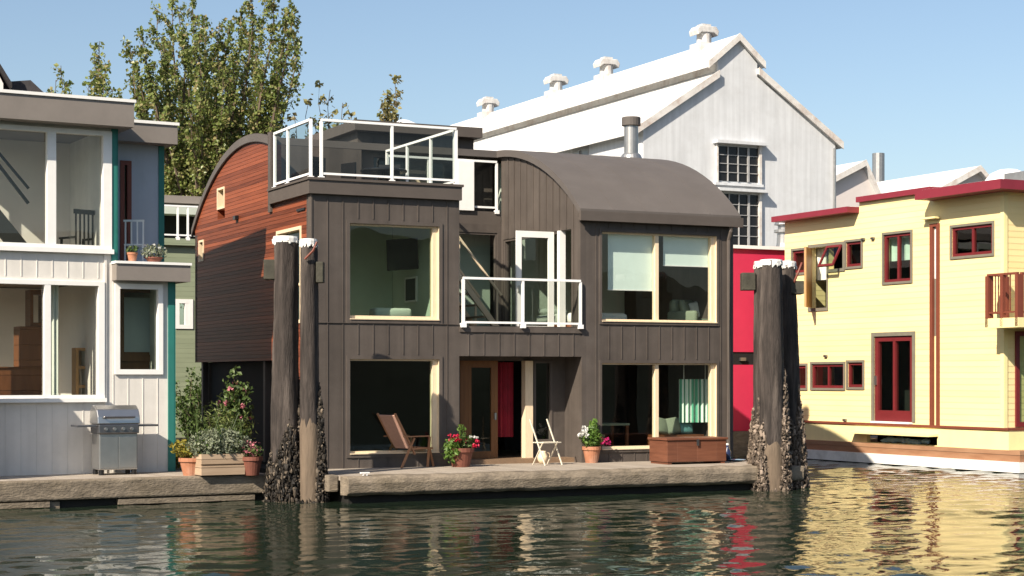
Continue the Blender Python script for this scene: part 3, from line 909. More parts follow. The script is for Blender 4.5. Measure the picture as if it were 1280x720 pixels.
MB().box(-.22, .22, .18, .23, .48, 1.05).build('backrest', 'blind_cloth', t, bevel=.02)
for s in (-1, 1):
    for q in (-1, 1): MB().box(s * .19 - .02, s * .19 + .02, q * .19 - .02, q * .19 + .02, 0, .42).build('leg', 'sofa_sage', t)
# roof deck furniture behind the glass
t = thing('patio_table', 'round dark table on the roof deck behind the glass rail', 'table', **place(FM, 2.45, 2.2, 6.22))
MB().lathe([(.5, .70), (.52, .72), (.52, .75), (.5, .76)], n=20).build('table_top', 'black_plastic', t)
MB().lathe([(.25, 0), (.06, .05), (.04, .1), (.04, .7)], n=12).build('pedestal', 'black_plastic', t)
pc = thing('patio_chair', 'dark patio chair on the roof deck, nearest the left corner rail', 'chair', **place(FM, .95, 1.9, 6.22, 25), group='dark patio chairs on the roof deck')
MB().box(-.24, .24, -.24, .24, .40, .45).build('seat', 'black_plastic', pc)
bk = MB().box(-.24, .24, .2, .24, .45, .95).build('backrest', 'black_plastic', pc)
for s in (-1, 1):
    for q in (-1, 1): MB().box(s * .21 - .018, s * .21 + .018, q * .21 - .018, q * .21 + .018, 0, .40).build('leg', 'black_plastic', pc)
for a_, b_, an, lb in ((1.65, 2.75, -70, 'dark patio chair on the roof deck, left of the round table'), (2.9, 2.9, 150, 'dark patio chair on the roof deck, right of the round table')):
    c = copy_tree(pc); c.location = FM.w(a_, b_, 6.22); c.rotation_euler = (0, 0, FM.rot + R(an)); c['label'] = lb

# ================================================================== WHITE HOUSE (left)
FL = Frame(-8.02, 34.6, 60.5)
def la(x): return FL.pb(x, 470)[0]
def lz(x, y, b=0.0): return FL.pb(x, y, b)[1]
wh = fthing('floating_house', 'white board two storey floating house with teal corner trim and a flat roof', 'house', FL)
L0 = la(-40); L1 = la(145); L2 = la(217); LD = 9.0
uw = (la(-20), la(139), lz(70, 311), lz(70, 160))
lw = (la(-20), la(130), lz(70, 499), lz(70, 351))
sw_ = (la(143), la(203), lz(172, 468), lz(172, 355))
zr = lz(80, 157) ; zt1 = lz(80, 134)
zm = lz(185, 352); zm1 = lz(185, 329)
mb = MB()
wall(mb, 'b', L0, L1, DZ, zr, [uw, lw], 0, .2)
wall(mb, 'b', L1, L2, DZ, zm, [sw_], 0, .2)
i = 0; a = L0 + .1
while a < L2 - .05:
    for z0, z1 in ((DZ + .02, lw[2] - .09), (lw[3] + .07, uw[2] - .08)) if a < la(132) else ((DZ + .02, sw_[2] - .07 if a < la(204) and a > la(143) else zm - .02),):
        mb.box(a - .007, a + .007, -.009, .01, z0, z1)
    a += .30
mb.box(la(130), la(133), -.03, 0, DZ, uw[2] - .08)
mb.build('front_wall', 'white_siding', wh)
mb = MB(); wall(mb, 'a', .2, LD, DZ, zr, [(.3, 3.2, DZ + .5, lw[3]), (.3, 3.2, uw[2] - .3, uw[3] + .1)], L0, L0 + .2); mb.box(L2 - .2, L2, .2, LD, DZ, zm); mb.box(L1 - .2, L1, .2, 2.6, zm, zr)
mb.box(L0 + .2, L2 - .2, LD - .2, LD, DZ, zr)
mb.build('side_wall', 'white_siding', wh)
# upper rear block, set back behind the little balcony
BR = 1.6
ar0, ar1 = L1 - .02, FL.pb(205, 250, BR)[0]
dq0, dq1 = FL.pb(150, 250, BR)[0], FL.pb(164, 250, BR)[0]
zr2 = FL.pb(190, 182, BR)[1]; zr3 = FL.pb(190, 157, BR)[1]
mb = MB(); wall(mb, 'b', ar0, ar1 - .12, zm, zr2, [(dq0, dq1, zm1 + .05, zr2 - .35)], BR, BR + .2)
mb.build('upper_wall', 'blue_grey_wall', wh)
window(wh, 'b', dq0, dq1, zm1 + .05, zr2 - .35, BR - .03, .13, .09, 'rust_trim', 'pane_dark')
mb = MB(); mb.box(ar1 - .12, ar1, BR - .02, LD, zm, zr2); mb.build('side_wall', 'teal_trim', wh)
mb = MB()
mb.box(la(139), la(147), -.03, .0, zm1, zr); mb.box(L2 - .0, L2 + .03, -.03, .2, DZ, zm); mb.box(L2 - .12, L2, -.035, 0, DZ, zm); mb.box(L1, L1 + .03, -.03, BR, zm1, zr)
mb.build('corner_trim', 'teal_trim', wh)
# flat roofs with broad fascias and white edge
mb = MB(); mb.box(L0 - .4, la(159), -.45, LD + .3, zr + .0, zt1 + .12)
mb.build('roof_fascia', 'taupe_fascia', wh)
mb = MB(); mb.box(L0 - .43, la(159) + .03, -.48, LD + .33, zt1 + .12, zt1 + .18); mb.build('roof', 'white_paint', wh)
ar2 = FL.pb(222, 170, BR - .45)[0]
mb = MB(); mb.box(la(159) + .002, ar2, BR - .45, LD + .2, zr2, zr3 - .03); mb.build('roof_fascia', 'taupe_fascia', wh)
mb = MB(); mb.box(la(159) + .035, ar2 + .03, BR - .48, LD + .2, zr3 - .03, zr3 + .03); mb.build('roof', 'white_paint', wh)
# little balcony slab over the bay
mb = MB(); mb.box(la(140), la(232), -.30, BR, zm, zm1 - .04); mb.build('balcony_slab', 'taupe_fascia', wh)
mb = MB(); mb.box(la(140) - .02, la(232) + .02, -.33, BR, zm1 - .04, zm1 + .01); mb.build('balcony_edge', 'white_paint', wh)
# windows: thick white frames
um = la(64); lm = la(59)
window(wh, 'b', *uw, -.05, .16, .09, 'white_paint', 'pane_clear', mu=(um,), mw=.17, right=.17, panep=.08)
window(wh, 'b', *lw, -.05, .16, .08, 'white_paint', 'pane_clear', mu=(lm,), mw=.12, right=.12, panep=.08)
window(wh, 'b', *sw_, -.05, .16, .10, 'white_paint', 'pane_dark', panep=.08)
MB().box(uw[0], uw[1] + .03, -.10, -.052, uw[2] - .07, uw[2] + .02).build('window_sill', 'white_paint', wh)
MB().box(lw[0], lw[1] + .03, -.10, -.052, lw[2] - .06, lw[2] + .02).build('window_sill', 'white_paint', wh)
for z0, z1 in ((DZ + .5, lw[3]), (uw[2] - .3, uw[3] + .1)): window(wh, 'a', .3, 3.2, z0, z1, L0 + .02, .12, .07, 'white_paint', 'pane_clear', mu=(1.9,))
# rooms
mb = MB()
mb.box(L0 + .2, L2 - .2, .2, LD - .2, DZ, DZ + .12); mb.box(L0 + .2, L2 - .2, .2, LD - .2, zm + .02, zm + .2)
mb.build('floor', 'interior_floor', wh)
for bx in ((L0 + .3, L1 - .2, 2.6, 2.7, zm + .2, zr), (L0 + .25, L2 - .25, 4.0, 4.1, DZ + .12, zm), (la(128), la(131), .25, 4.0, DZ + .12, zm)): MB().box(*bx).build('partition', 'interior_pale', wh)
mb = MB()   # invented stair bars standing for diagonal dark reflections and shadows in the pane
mb.bar((la(-30), 1.6, lz(0, 205)), (la(62), 1.6, lz(60, 318)), .1, .34)
mb.bar((la(8), 1.5, lz(8, 178)), (la(60), 1.5, lz(60, 246)), .05, .06); mb.bar((la(22), 1.6, lz(22, 178)), (la(62), 1.6, lz(60, 226)), .04, .05)
mb.build('dark_pane_bands', 'interior_dark', wh)
# things in the rooms
def lplace(a, b, z, an=0): return place(FL, a, b, z, an)
t = thing('spindle_chair', 'dark spindle armchair by the upper window of the white house', 'chair', **lplace(FL.pb(100, 300, .9)[0], .95, zm + .2, 200))
MB().box(-.28, .28, -.26, .26, .40, .45).build('seat', 'interior_dark', t, bevel=.015)
mb = MB()
for k in range(6): mb.box(-.25 + k * .1 - .012, -.25 + k * .1 + .012, .22, .25, .45, 1.15)
mb.box(-.29, .29, .21, .26, 1.15, 1.24); mb.build('backrest', 'interior_dark', t)
for s in (-1, 1):
    MB().box(s * .28 - .025, s * .28 + .025, -.26, .26, .66, .70).build('arm', 'interior_dark', t)
    for q in (-1, 1): MB().box(s * .26 - .02, s * .26 + .02, q * .23 - .02, q * .23 + .02, 0, .66 if q < 0 else .4).build('leg', 'interior_dark', t)
t = thing('stepped_chest', 'brown wooden step chest rising to the right in the lower left window', 'cabinet', **lplace(FL.pb(30, 480, 1.0)[0], 1.1, DZ + .12))
MB().box(-.55, .5, -.25, .25, 0, 1.95).build('lower_chest', 'brown_furniture', t, bevel=.01)
MB().box(-.12, .5, -.25, .25, 1.972, 2.77).build('middle_chest', 'brown_furniture', t, bevel=.01)
mb = MB(); mb.box(.10, .16, -.2, .2, 2.772, 3.5); mb.box(.36, .42, -.2, .2, 2.772, 3.5); mb.box(.16, .36, -.2, .2, 3.4, 3.5); mb.box(.16, .36, -.2, .2, 2.772, 2.85); mb.build('upper_stand', 'brown_furniture', t)
MB().box(-.58, .53, -.28, .28, 1.951, 1.97).build('chest_top', 'brown_furniture', t)
t = thing('glazed_cabinet', 'narrow honey coloured cabinet with glazed doors in the lower window', 'cabinet', **lplace(FL.pb(104, 470, 1.3)[0], 1.35, DZ + .12))
mb = MB(); mb.box(-.18, -.12, -.15, .15, 0, 2.36); mb.box(.12, .18, -.15, .15, 0, 2.36)
for z in (0, .7, 1.15, 1.55, 1.93, 2.30): mb.box(-.12, .12, -.15, .15, z, z + .06)
mb.box(-.12, .12, .12, .15, .06, 2.30); mb.build('case', 'honey_wood', t)
MB().quad((-.12, -.13, .06), (.12, -.13, .06), (.12, -.13, 2.3), (-.12, -.13, 2.3)).build('pane', 'pane_clear', t)
t = fthing('curtain', 'pale curtain gathered beside the lower window mullion', 'curtain', FL)
mb = MB(); ca = la(69)
pr = [(ca + .02 * i, .35 + .03 * sin(i * 1.6)) for i in range(9)]
mb.prism(pr + [(x, y + .012) for x, y in reversed(pr)], 'z', DZ + .3, lw[3] - .05); mb.build('cloth', 'linen', t)
MB().tube([(ca - .1, .36, lw[3] - .03), (ca + .5, .36, lw[3] - .03)], .015, 8).build('rod', 'steel', t)
t = fthing('framed_picture', 'brown framed picture standing behind the small window of the white house', 'picture', FL)
q0, q1 = FL.pb(150, 420, .9)[0], FL.pb(193, 420, .9)[0]
MB().box(q0 + .08, q1 - .08, .9, .92, lz(172, 440, .9), lz(172, 372, .9)).build('canvas', 'blue_grey_wall', t)
mb = MB(); zq0, zq1 = lz(172, 452, .9), lz(172, 360, .9)
mb.box(q0, q0 + .08, .88, .93, zq0, zq1); mb.box(q1 - .08, q1, .88, .93, zq0, zq1); mb.box(q0 + .08, q1 - .08, .88, .93, zq0, zq0 + .14); mb.box(q0 + .08, q1 - .08, .88, .93, zq1 - .1, zq1); mb.build('frame', 'brown_furniture', t)
MB().box(q0, q1, .93, 1.2, DZ + .12, zq0 + .2).build('stand', 'brown_furniture', t)
# small white chairs on the little balcony
t = thing('balcony_chair', 'pale slatted chair on the little balcony of the white house', 'chair', **lplace(FL.pb(170, 310, .9)[0], .9, zm1, 150))
MB().box(-.2, .2, -.2, .2, .40, .43).build('seat', 'white_metal', t)
mb = MB()
for k in range(4): mb.box(-.19 + k * .12 - .015, -.19 + k * .12 + .015, .18, .2, .43, .88)
mb.box(-.21, .21, .175, .205, .88, .92); mb.build('backrest', 'white_metal', t)
for s in (-1, 1):
    for q in (-1, 1): MB().box(s * .18 - .015, s * .18 + .015, q * .18 - .015, q * .18 + .015, 0, .4).build('leg', 'white_metal', t)

# ================================================================== DOCKS
mb = MB()
ft = fthing('floating_dock', 'weathered tan floating dock in front of the white house', 'dock', FL)
dR = 2.72
mb = MB(); mb.box(L0 - 1, dR, -1.72, 12, DZ - .08, DZ); mb.build('deck_boards', 'dock_planks', ft)
mb = MB(); mb.box(L0 - 1, dR, -2.03, -1.721, DZ - .36, DZ + .005); mb.build('edge_beam', 'dock_edge', ft, bevel=.035)
mb = MB(); mb.box(L0 - 1, la(60) - .3, -1.95, 0, -.2, DZ - .39); mb.box(la(110), dR - .35, -2.0, -1.8, .02, .12); mb.box(la(-160), la(60) - .5, -2.02, -1.9, .02, .12); mb.build('lower_beam', 'dock_edge', ft)
mb = MB(); mb.box(L0 - 1, dR - .15, -1.9, 12, -.3, DZ - .085); mb.build('float', 'float_black', ft)

MDL, MDR, MDF = -.36, 10.03, -3.05
fd = fthing('floating_dock', 'thick grey tan dock with rounded beam in front of the grey house', 'dock', FM)
mb = MB(); mb.box(MDL, MDR, MDF + .42, 0.9, DZ - .08, DZ); mb.build('deck_boards', 'dock_planks', fd)
rng = random.Random(3)
mb = MB()      # a heavy squared log with a wavering worn edge
n = 46; vs = []; prof = [(0, .0), (.03, -.0), (0, 0)]
sec = [(.03, -.02), (.0, -.12), (.02, -.30), (.10, -.36), (.44, -.36), (.44, .012), (.12, .012)]
for i in range(n + 1):
    a = MDL + (MDR - MDL) * i / n
    for (b, z) in sec:
        vs.append((a, MDF + b + rng.uniform(-.012, .012), DZ + z + rng.uniform(-.012, .012)))
fs = []
m_ = len(sec)
for i in range(n):
    for k in range(m_): fs.append((i * m_ + k, i * m_ + (k + 1) % m_, (i + 1) * m_ + (k + 1) % m_, (i + 1) * m_ + k))
fs += [tuple(range(m_ - 1, -1, -1)), tuple(range(n * m_, n * m_ + m_))]
mb.add(vs, fs); mb.build('edge_beam', 'dock_edge', fd, bevel=.02)
mb = MB(); mb.box(MDL + .1, MDR - .2, MDF + .25, D_ - .3, -.3, DZ - .085); mb.box(0.3, W_ - .3, .9, D_ - .3, DZ - .085, DZ - .01); mb.build('float', 'float_black', fd)
mb = MB()      # rubbing board and cleat at the left corner
a0 = FM.pb(452, 586, MDF + .5)[0]
mb.box(a0 - .09, a0 + .09, MDF + .3, MDF + .36, DZ + .05, DZ + .075); mb.box(a0 - .05, a0 - .025, MDF + .31, MDF + .35, DZ + .01, DZ + .05); mb.box(a0 + .025, a0 + .05, MDF + .31, MDF + .35, DZ + .01, DZ + .05)
mb.build('cleat', 'white_metal', fd)
# side beam at the left end, seen foreshortened
MB().box(MDL - .22, MDL - .002, MDF + .5, -.1, DZ - .30, DZ + .02).build('end_beam', 'dock_edge', fd, bevel=.03)

# ================================================================== PILINGS
def piling(label, x, y_water, ytop, r0, r1, gfun, seed, lean=(0, 0), cap=True, Y=None, mat='pile_wood', bare=None, group=None, gmat='growth'):
    rng = random.Random(seed)
    Y = Y or EYE * FPX / (y_water - HYP)
    X = (x - CXP) / FPX * Y
    zt = EYE + (HYP - ytop) / FPX * Y
    t = thing('piling', label, 'piling', (X, Y, 0), 0, group)
    n, rows = 30, 44
    vs = []; fs = []
    ph = [rng.uniform(0, 6.28) for _ in range(6)]
    for i in range(rows + 1):
        f = i / rows; z = -.6 + (zt + .6) * f
        for k in range(n):
            th = 2 * pi * k / n
            r = (r0 + (r1 - r0) * f) * (1 + .05 * sin(3 * th + ph[0] + z) + .03 * sin(7 * th + ph[1] - z * .6) + .022 * sin(13 * th + ph[3] + .5 * sin(z * 1.7)) + rng.uniform(-.028, .028) + .03 * sin(z * 1.3 + ph[2]))
            vs.append((lean[0] * f + r * cos(th), lean[1] * f + r * sin(th), z))
    for i in range(rows):
        for k in range(n): fs.append((i * n + k, i * n + (k + 1) % n, (i + 1) * n + (k + 1) % n, (i + 1) * n + k))
    fs.append(tuple(range(rows * n, rows * n + n)))
    MB().add(vs, fs).build('post', mat, t, smooth=True)
    if bare:      # worn pale length near the water
        z0, z1 = bare
        vs = []; fs = []; rows2 = 10
        for i in range(rows2 + 1):
            z = z0 + (z1 - z0) * i / rows2
            f = (z + .6) / (zt + .6)
            for k in range(n):
                th = 2 * pi * k / n
                e = 1 if 0 < i < rows2 else .9
                vs.append((lean[0] * f + (r0 * 1.07 * e) * cos(th) * (1 + rng.uniform(-.02, .02)), lean[1] * f + r0 * 1.07 * e * sin(th), z + (rng.uniform(-.14, .1) if i == rows2 else 0)))
        for i in range(rows2):
            for k in range(n): fs.append((i * n + k, i * n + (k + 1) % n, (i + 1) * n + (k + 1) % n, (i + 1) * n + k))
        MB().add(vs, fs).build('worn_wood', 'pile_bare', t, smooth=True)
    if cap:
        mb = MB()
        mb.lathe([(r1 * 1.05, -.10), (r1 * 1.06, -.02), (r1 * 1.0, .02), (r1 * .6, .03)], (lean[0], lean[1], zt), 16)
        for _ in range(26):
            th = rng.uniform(0, 6.28)
            mb.blob((lean[0] + r1 * 1.02 * cos(th), lean[1] + r1 * 1.02 * sin(th), zt - rng.uniform(.06, .13)), rng.uniform(.015, .028), rng, .4, (1, 1, rng.uniform(.8, 2)))
        mb.build('cap', 'pile_cap', t, smooth=False)
    if gfun:
        mb = MB(); cnt = 0
        for _ in range(11000):
            th = rng.uniform(0, 2 * pi); z = rng.uniform(-.15, 3.0)
            hmax = gfun(th)
            if z > hmax * (1 + rng.uniform(-.1, .05)): continue
            f = (z + .6) / (zt + .6)
            thick = .16 * max(0.0, 1 - z / max(hmax, .1)) ** .6 + .01
            rr = r0 + (r1 - r0) * f + rng.uniform(-.02, thick)
            mb.blob((lean[0] * f + rr * cos(th), lean[1] * f + rr * sin(th), z), rng.uniform(.010, .034), rng, .55, (1, 1, rng.choice((.8, 1, 1.3, 1.8, 3.2))))
        mb.build('shell_growth', gmat, t)
    return t, X, Y, zt

def lobes(*ls):
    """Height of the shell growth by bearing: (centre deg, half width deg, height); 270 = towards the water."""
    def f(th):
        d = math.degrees(th) % 360; h = 0
        for c, w_, hh in ls:
            q = abs((d - c + 180) % 360 - 180)
            if q < w_: h = max(h, hh * (1 - (q / w_) ** 1.3))
        return h
    return f
p1_, X1, Y1, Z1 = piling('thick dark piling left of the pair by the white house, shells on its lower third', 357, 626, 297, .27, .235, lobes((300, 110, 1.55), (0, 50, 2.35), (200, 70, 1.0)), 11)
p2_, X2, Y2, Z2 = piling('thinner piling right of the pair by the white house, worn pale at the foot', 389, 627, 300, .19, .165, lobes((350, 48, 2.3), (120, 60, 1.6)), 12, (-.06, .05), bare=(-.3, 1.55))
p3_, X3, Y3, Z3 = piling('front piling of the right cluster with long dark streaks and a worn foot', 964, 612, 326, .28, .235, lobes((350, 52, 2.7), (190, 34, 1.9), (225, 28, 1.55)), 13, bare=(-.3, 1.0), gmat='growth_pale')
p4_, X4, Y4, Z4 = piling('rear right piling of the right cluster, foot thick with shells', 989, 609, 328, .24, .20, lobes((270, 170, 1.5), (330, 60, 2.15)), 14, (-.10, 0), Y=38.0, gmat='growth_pale')
p5_, X5, Y5, Z5 = piling('rear left piling of the right cluster next to the crimson wall', 952, 606, 328, .20, .18, lobes((200, 60, 1.75), (260, 50, 1.5)), 15, (.02, 0), Y=38.3, gmat='growth_pale')
# blocks bolted near the tops
def block(P, dx, dy, z, sx, sy, sz, label_parent):
    MB().box(dx - sx, dx + sx, dy - sy, dy + sy, z - sz, z + sz).build('bolted_block', 'creosote_block', label_parent, bevel=.015)
block(None, -.30, .05, Z1 - .62, .11, .18, .19, p1_)
block(None, .17, .05, Z2 - .62, .07, .14, .20, p2_)
block(None, -.30, .0, Z5 - .42, .15, .16, .19, p5_)
block(None, .10, -.02, Z4 - .55, .14, .22, .14, p4_)
mb = MB(); mb.tube([(-.10, -.19, Z2 - .38), (.06, -.21, Z2 - .22), (.13, -.19, Z2 - .05)], .022, 6); mb.build('strap', 'rust_trim', p2_)
mb = MB(); mb.tube([(.2, -.20, Z4 - .02), (.1, -.26, Z4 - .25), (.02, -.24, Z4 - .45)], .025, 6); mb.build('strap', 'rust_trim', p4_)

# ================================================================== THINGS ON THE DOCKS
def gz(fr, x, y, z=DZ): return fr.pz(x, y, z)
# gas grill
ga_, gb_ = gz(FL, 150, 594)
t = thing('gas_grill', 'closed stainless steel gas grill with side shelves on the left dock', 'grill', **lplace(ga_, gb_ + .35, DZ))
MB().box(-.38, .38, -.25, .25, .10, .80).build('cabinet', 'steel', t, bevel=.015)
MB().box(-.36, -.01, -.262, -.251, .14, .74).build('cabinet_door', 'steel', t, bevel=.004)
MB().box(.01, .36, -.262, -.251, .14, .74).build('cabinet_door', 'steel', t, bevel=.004)
MB().box(-.40, .40, -.30, .27, .80, .98).build('control_panel', 'steel_dark', t, bevel=.02)
for k in range(4):
    kb = MB().lathe([(.035, 0), (.028, .04)], n=12).build('knob', 'steel', t); kb.location = (-.26 + k * .17, -.30, .89); kb.rotation_euler = (R(90), 0, 0)
pr = [(-.30, 0), (.26, 0), (.26, .16), (.20, .30), (.08, .36), (-.06, .36), (-.20, .28), (-.28, .14)]
lid = MB().prism([(y, .982 + z) for y, z in pr], 'a', -.42, .42).build('lid', 'steel', t, bevel=.02)
MB().tube([(-.30, -.30, 1.12), (-.30, -.35, 1.12), (.30, -.35, 1.12), (.30, -.30, 1.12)], .018, 8).build('handle', 'steel_dark', lid)
for s in (-1, 1):
    MB().box(s * .42, s * .80, -.24, .22, .93, .97).build('side_shelf', 'steel_dark', t, bevel=.008)
    for q in (-1, 1): MB().lathe([(.05, 0), (.05, .10)], (s * .32, q * .2, 0), 10).build('wheel', 'black_plastic', t)

def potted(label, fr, a, b, z, r, h, mat, plants, seed, cat='potted plant', group=None):
    """A pot with soil, leaves and blossoms. plants: (material, name, centre, radii, count, leaf size, up)"""
    rng = random.Random(seed)
    t = thing('potted_plant', label, cat, **place(fr, a, b, z), group=group)
    MB().lathe([(r * .68, 0), (r * .95, h * .78), (r * 1.06, h * .79), (r * 1.06, h), (r * .9, h), (r * .88, h * .9)], n=20).build('pot', mat, t, smooth=False)
    MB().lathe([(r * .87, h * .86), (r * .5, h * .9)], n=14).build('soil', 'soil', t)
    for (m_, nm, c, rad, n, s, up) in plants:
        mb = MB()
        if nm == 'blossom':
            for _ in range(n):
                q = Vector((c[0] + rng.uniform(-1, 1) * rad[0], c[1] + rng.uniform(-1, 1) * rad[1], c[2] + rng.uniform(-1, 1) * rad[2]))
                for _k in range(9): mb.leaf((q.x + rng.uniform(-1, 1) * s * .45, q.y + rng.uniform(-1, 1) * s * .45, q.z + rng.uniform(-1, 1) * s * .4), s * .75, rng, .4, .9)
        else:
            mb.leaves(c, rad, n, s, rng, up)
            for _ in range(10):
                mb.tube([(rng.uniform(-.05, .05), rng.uniform(-.05, .05), h * .85), (c[0] + rng.uniform(-.7, .7) * rad[0], c[1] + rng.uniform(-.7, .7) * rad[1], c[2] + rad[2] * rng.uniform(-.2, .5))], .005, 4, False)
        mb.build(nm, m_, t, recalc=False)
    return t
# left planters between the houses
ta_, tb_ = gz(FL, 252, 596)
potted('terracotta pot with trailing gold and green leaves on the left dock', FL, ta_, tb_ + .55, DZ, .24, .34, 'terracotta',
       [('leaf_gold', 'foliage', (-.12, 0, .52), (.34, .28, .18), 230, .09, .3), ('leaf_bright', 'foliage', (.1, 0, .5), (.28, .26, .2), 160, .08, .3)], 21)
pa0, pb0_ = gz(FL, 292, 597)
t = thing('planter_box', 'weathered two board wooden planter box full of silvery shrubs on the left dock', 'planter', **lplace(pa0, pb0_ + .85, DZ))
mb = MB()
mb.box(-.44, .44, -.30, -.26, .02, .20); mb.box(-.44, .44, -.30, -.26, .23, .42); mb.box(-.44, .44, .26, .30, .02, .42); mb.box(-.44, -.40, -.26, .26, .02, .42); mb.box(.40, .44, -.26, .26, .02, .42); mb.box(-.40, .40, -.26, .26, .02, .06)
mb.box(-.42, .42, -.255, -.23, .19, .25)
mb.build('box', 'planter_wood', t, bevel=.006)
MB().box(-.40, .40, -.25, .26, .3, .38).build('soil', 'soil', t)
rng = random.Random(5)
MB().leaves((0, -.03, .60), (.66, .40, .30), 1500, .075, rng, .6).build('silver_foliage', 'leaf_silver', t, recalc=False)
mb = MB()
for _ in range(24):
    x, y = rng.uniform(-.45, .45), rng.uniform(-.25, .3)
    h = rng.uniform(.35, .85)
    tip = Vector((x * 1.3 + rng.uniform(-.12, .12), y, .45 + h))
    mb.tube([(x, y, .38), (x * 1.15, y, .4 + h * .6), tip], .006, 4, False)
    for _k in range(14):
        f = rng.uniform(.3, 1)
        mb.leaf((x + (tip.x - x) * f + rng.uniform(-.04, .04), y + rng.uniform(-.05, .05), .38 + (tip.z - .38) * f), .085, rng, .2, .3)
mb.build('green_foliage', 'leaf_bush', t, recalc=False)

def shrub(name, label, cat, fr, a, b, z, h, rad, leafm, seed, n=1400, leaf=.08, blossom=None, nb=0, cone=False, stems=14, asp=.62):
    rng = random.Random(seed)
    t = thing(name, label, cat, **place(fr, a, b, z))
    st = MB(); lf = MB(); bl = MB()
    per = n // stems
    for s in range(stems):
        an = rng.uniform(0, 6.28); q = sqrt(rng.random()) * rad
        hh = h * rng.uniform(.62, 1.0) * (1 - .35 * q / rad)
        tip = Vector((q * cos(an), q * sin(an), hh))
        mid = Vector((tip.x * .45, tip.y * .45, hh * .55))
        st.tube([(rng.uniform(-.06, .06), rng.uniform(-.06, .06), 0), mid, tip], [.014, .010, .004], 5, False)
        for _ in range(per):
            f = rng.uniform(.12, 1.02)
            c = mid.lerp(tip, (f - .5) * 2) if f > .5 else Vector((0, 0, 0)).lerp(mid, f * 2)
            sp = rad * .28 * (1.1 - .5 * f)
            lf.leaf((c.x + rng.gauss(0, sp), c.y + rng.gauss(0, sp), c.z + rng.gauss(0, sp * .8)), leaf * rng.uniform(.6, 1.3), rng, .35, asp)
        for _ in range(nb):
            f = rng.uniform(.5, 1.05); c = mid.lerp(tip, (f - .5) * 2)
            c = c + Vector((rng.gauss(0, rad * .25), rng.gauss(0, rad * .25), rng.gauss(0, .05)))
            for _k in range(8): bl.leaf((c.x + rng.uniform(-.04, .04), c.y + rng.uniform(-.04, .04), c.z + rng.uniform(-.035, .035)), .075, rng, .3, .9)
    st.build('stems', 'bark', t); lf.build('foliage', leafm, t, recalc=False)
    if nb: bl.build('blossoms', blossom, t, recalc=False)
    return t
a_, b_ = gz(FL, 322, 592)
shrub('rose_bush', 'tall rose bush with pink blooms against the cedar wall, left of the pilings', 'rose bush', FL, a_ + .30, b_ + 2.0, DZ, 2.45, .36, 'leaf_bush', 31, 1700, .11, 'petal_pink', 2, stems=12)
a_, b_ = gz(FL, 297, 590)
shrub('juniper_bush', 'feathery dark green bush behind the planter box', 'bush', FL, a_ + .05, b_ + 1.22, DZ, 1.62, .68, 'leaf_juniper', 32, 4200, .12, asp=.22, stems=34)
a_, b_ = gz(FL, 236, 590)
shrub('flowering_herb', 'low yellow flowering herb by the teal corner of the white house', 'plant', FL, a_, b_ + .9, DZ, .72, .32, 'leaf_gold', 33, 500, .07, stems=10)
a_, b_ = gz(FL, 326, 596)
potted('dark red leaved plant in a dark pot, half hidden behind the left pilings', FL, a_ + .05, b_ + .6, DZ, .20, .36, 'terracotta_dark',
       [('petal_pink', 'foliage', (0, 0, .5), (.2, .2, .18), 60, .09, .3), ('leaf_bush', 'foliage', (0, 0, .45), (.24, .22, .16), 160, .08, .3)], 22)
# balcony pots of the white house
a_ = FL.pb(166, 322, -.05)[0]
potted('small red brown pot on the little balcony of the white house', FL, a_, -.02, zm1, .10, .20, 'terracotta', [('leaf_bush', 'foliage', (.0, 0, .26), (.12, .12, .10), 60, .07, .3)], 23)
a_ = FL.pb(193, 322, -.05)[0]
potted('low bowl of pale dry flowers on the little balcony of the white house', FL, a_, -.02, zm1, .17, .12, 'terracotta_dark', [('leaf_silver', 'foliage', (0, 0, .22), (.30, .22, .16), 260, .07, .3), ('petal_white', 'blossom', (0, 0, .26), (.24, .18, .10), 10, .05, .3)], 24)

# deck chair: sling back leaning to the left
ca_, cb_ = gz(FM, 512, 585)
t = thing('deck_chair', 'reclining teak deck chair with a pale tan back before the lower left window', 'deck chair', **place(FM, ca_, cb_ + .30, DZ, 20))
bk = MB(); bk.bar((-.02, 0, .40), (-.48, 0, 1.10), .50, .025)
bk.build('backrest', 'sling_cloth', t, bevel=.008)
fr_ = MB()
for s in (-1, 1): fr_.bar((.06, s * .27, .28), (-.50, s * .27, 1.13), .04, .035)
fr_.build('back_frame', 'teak', t)
mb = MB()
for k in range(6): mb.box(.04 + k * .085, .11 + k * .085, -.26, .26, .42 - k * .006, .44 - k * .006)
for s in (-1, 1): mb.box(-.05, .56, s * .27 - .015, s * .27 + .015, .375, .415)
mb.build('seat', 'teak', t)
for s in (-1, 1):
    MB().box(-.28, .42, s * .31 - .03, s * .31 + .03, .64, .665).build('arm', 'teak', t)
    MB().bar((.40, s * .29, .0), (.46, s * .29, .64), .035, .045).build('leg', 'teak', t)
    MB().bar((-.34, s * .29, .0), (.02, s * .29, .62), .035, .045).build('leg', 'teak', t)
    MB().bar((.62, s * .24, .0), (.50, s * .24, .40), .03, .04).build('leg', 'teak', t)
a_, b_ = gz(FM, 562, 582)
potted('terracotta pot with red and white flowers and bright leaves, left of the front door', FM, a_, -.42, DZ, .27, .40, 'terracotta_dark',
       [('leaf_bright', 'foliage', (-.25, -.08, .36), (.20, .20, .28), 260, .10, .4), ('leaf_bush', 'foliage', (.06, 0, .52), (.25, .24, .18), 200, .09, .3), ('petal_red', 'blossom', (-.08, -.05, .62), (.20, .14, .07), 12, .07, .3),
        ('petal_red', 'blossom', (.26, -.18, .50), (.06, .06, .07), 7, .07, .3), ('petal_white', 'blossom', (.22, -.16, .63), (.08, .06, .02), 6, .05, .3), ('leaf_bright', 'foliage', (.02, 0, .82), (.10, .1, .14), 26, .07, .2)], 25)
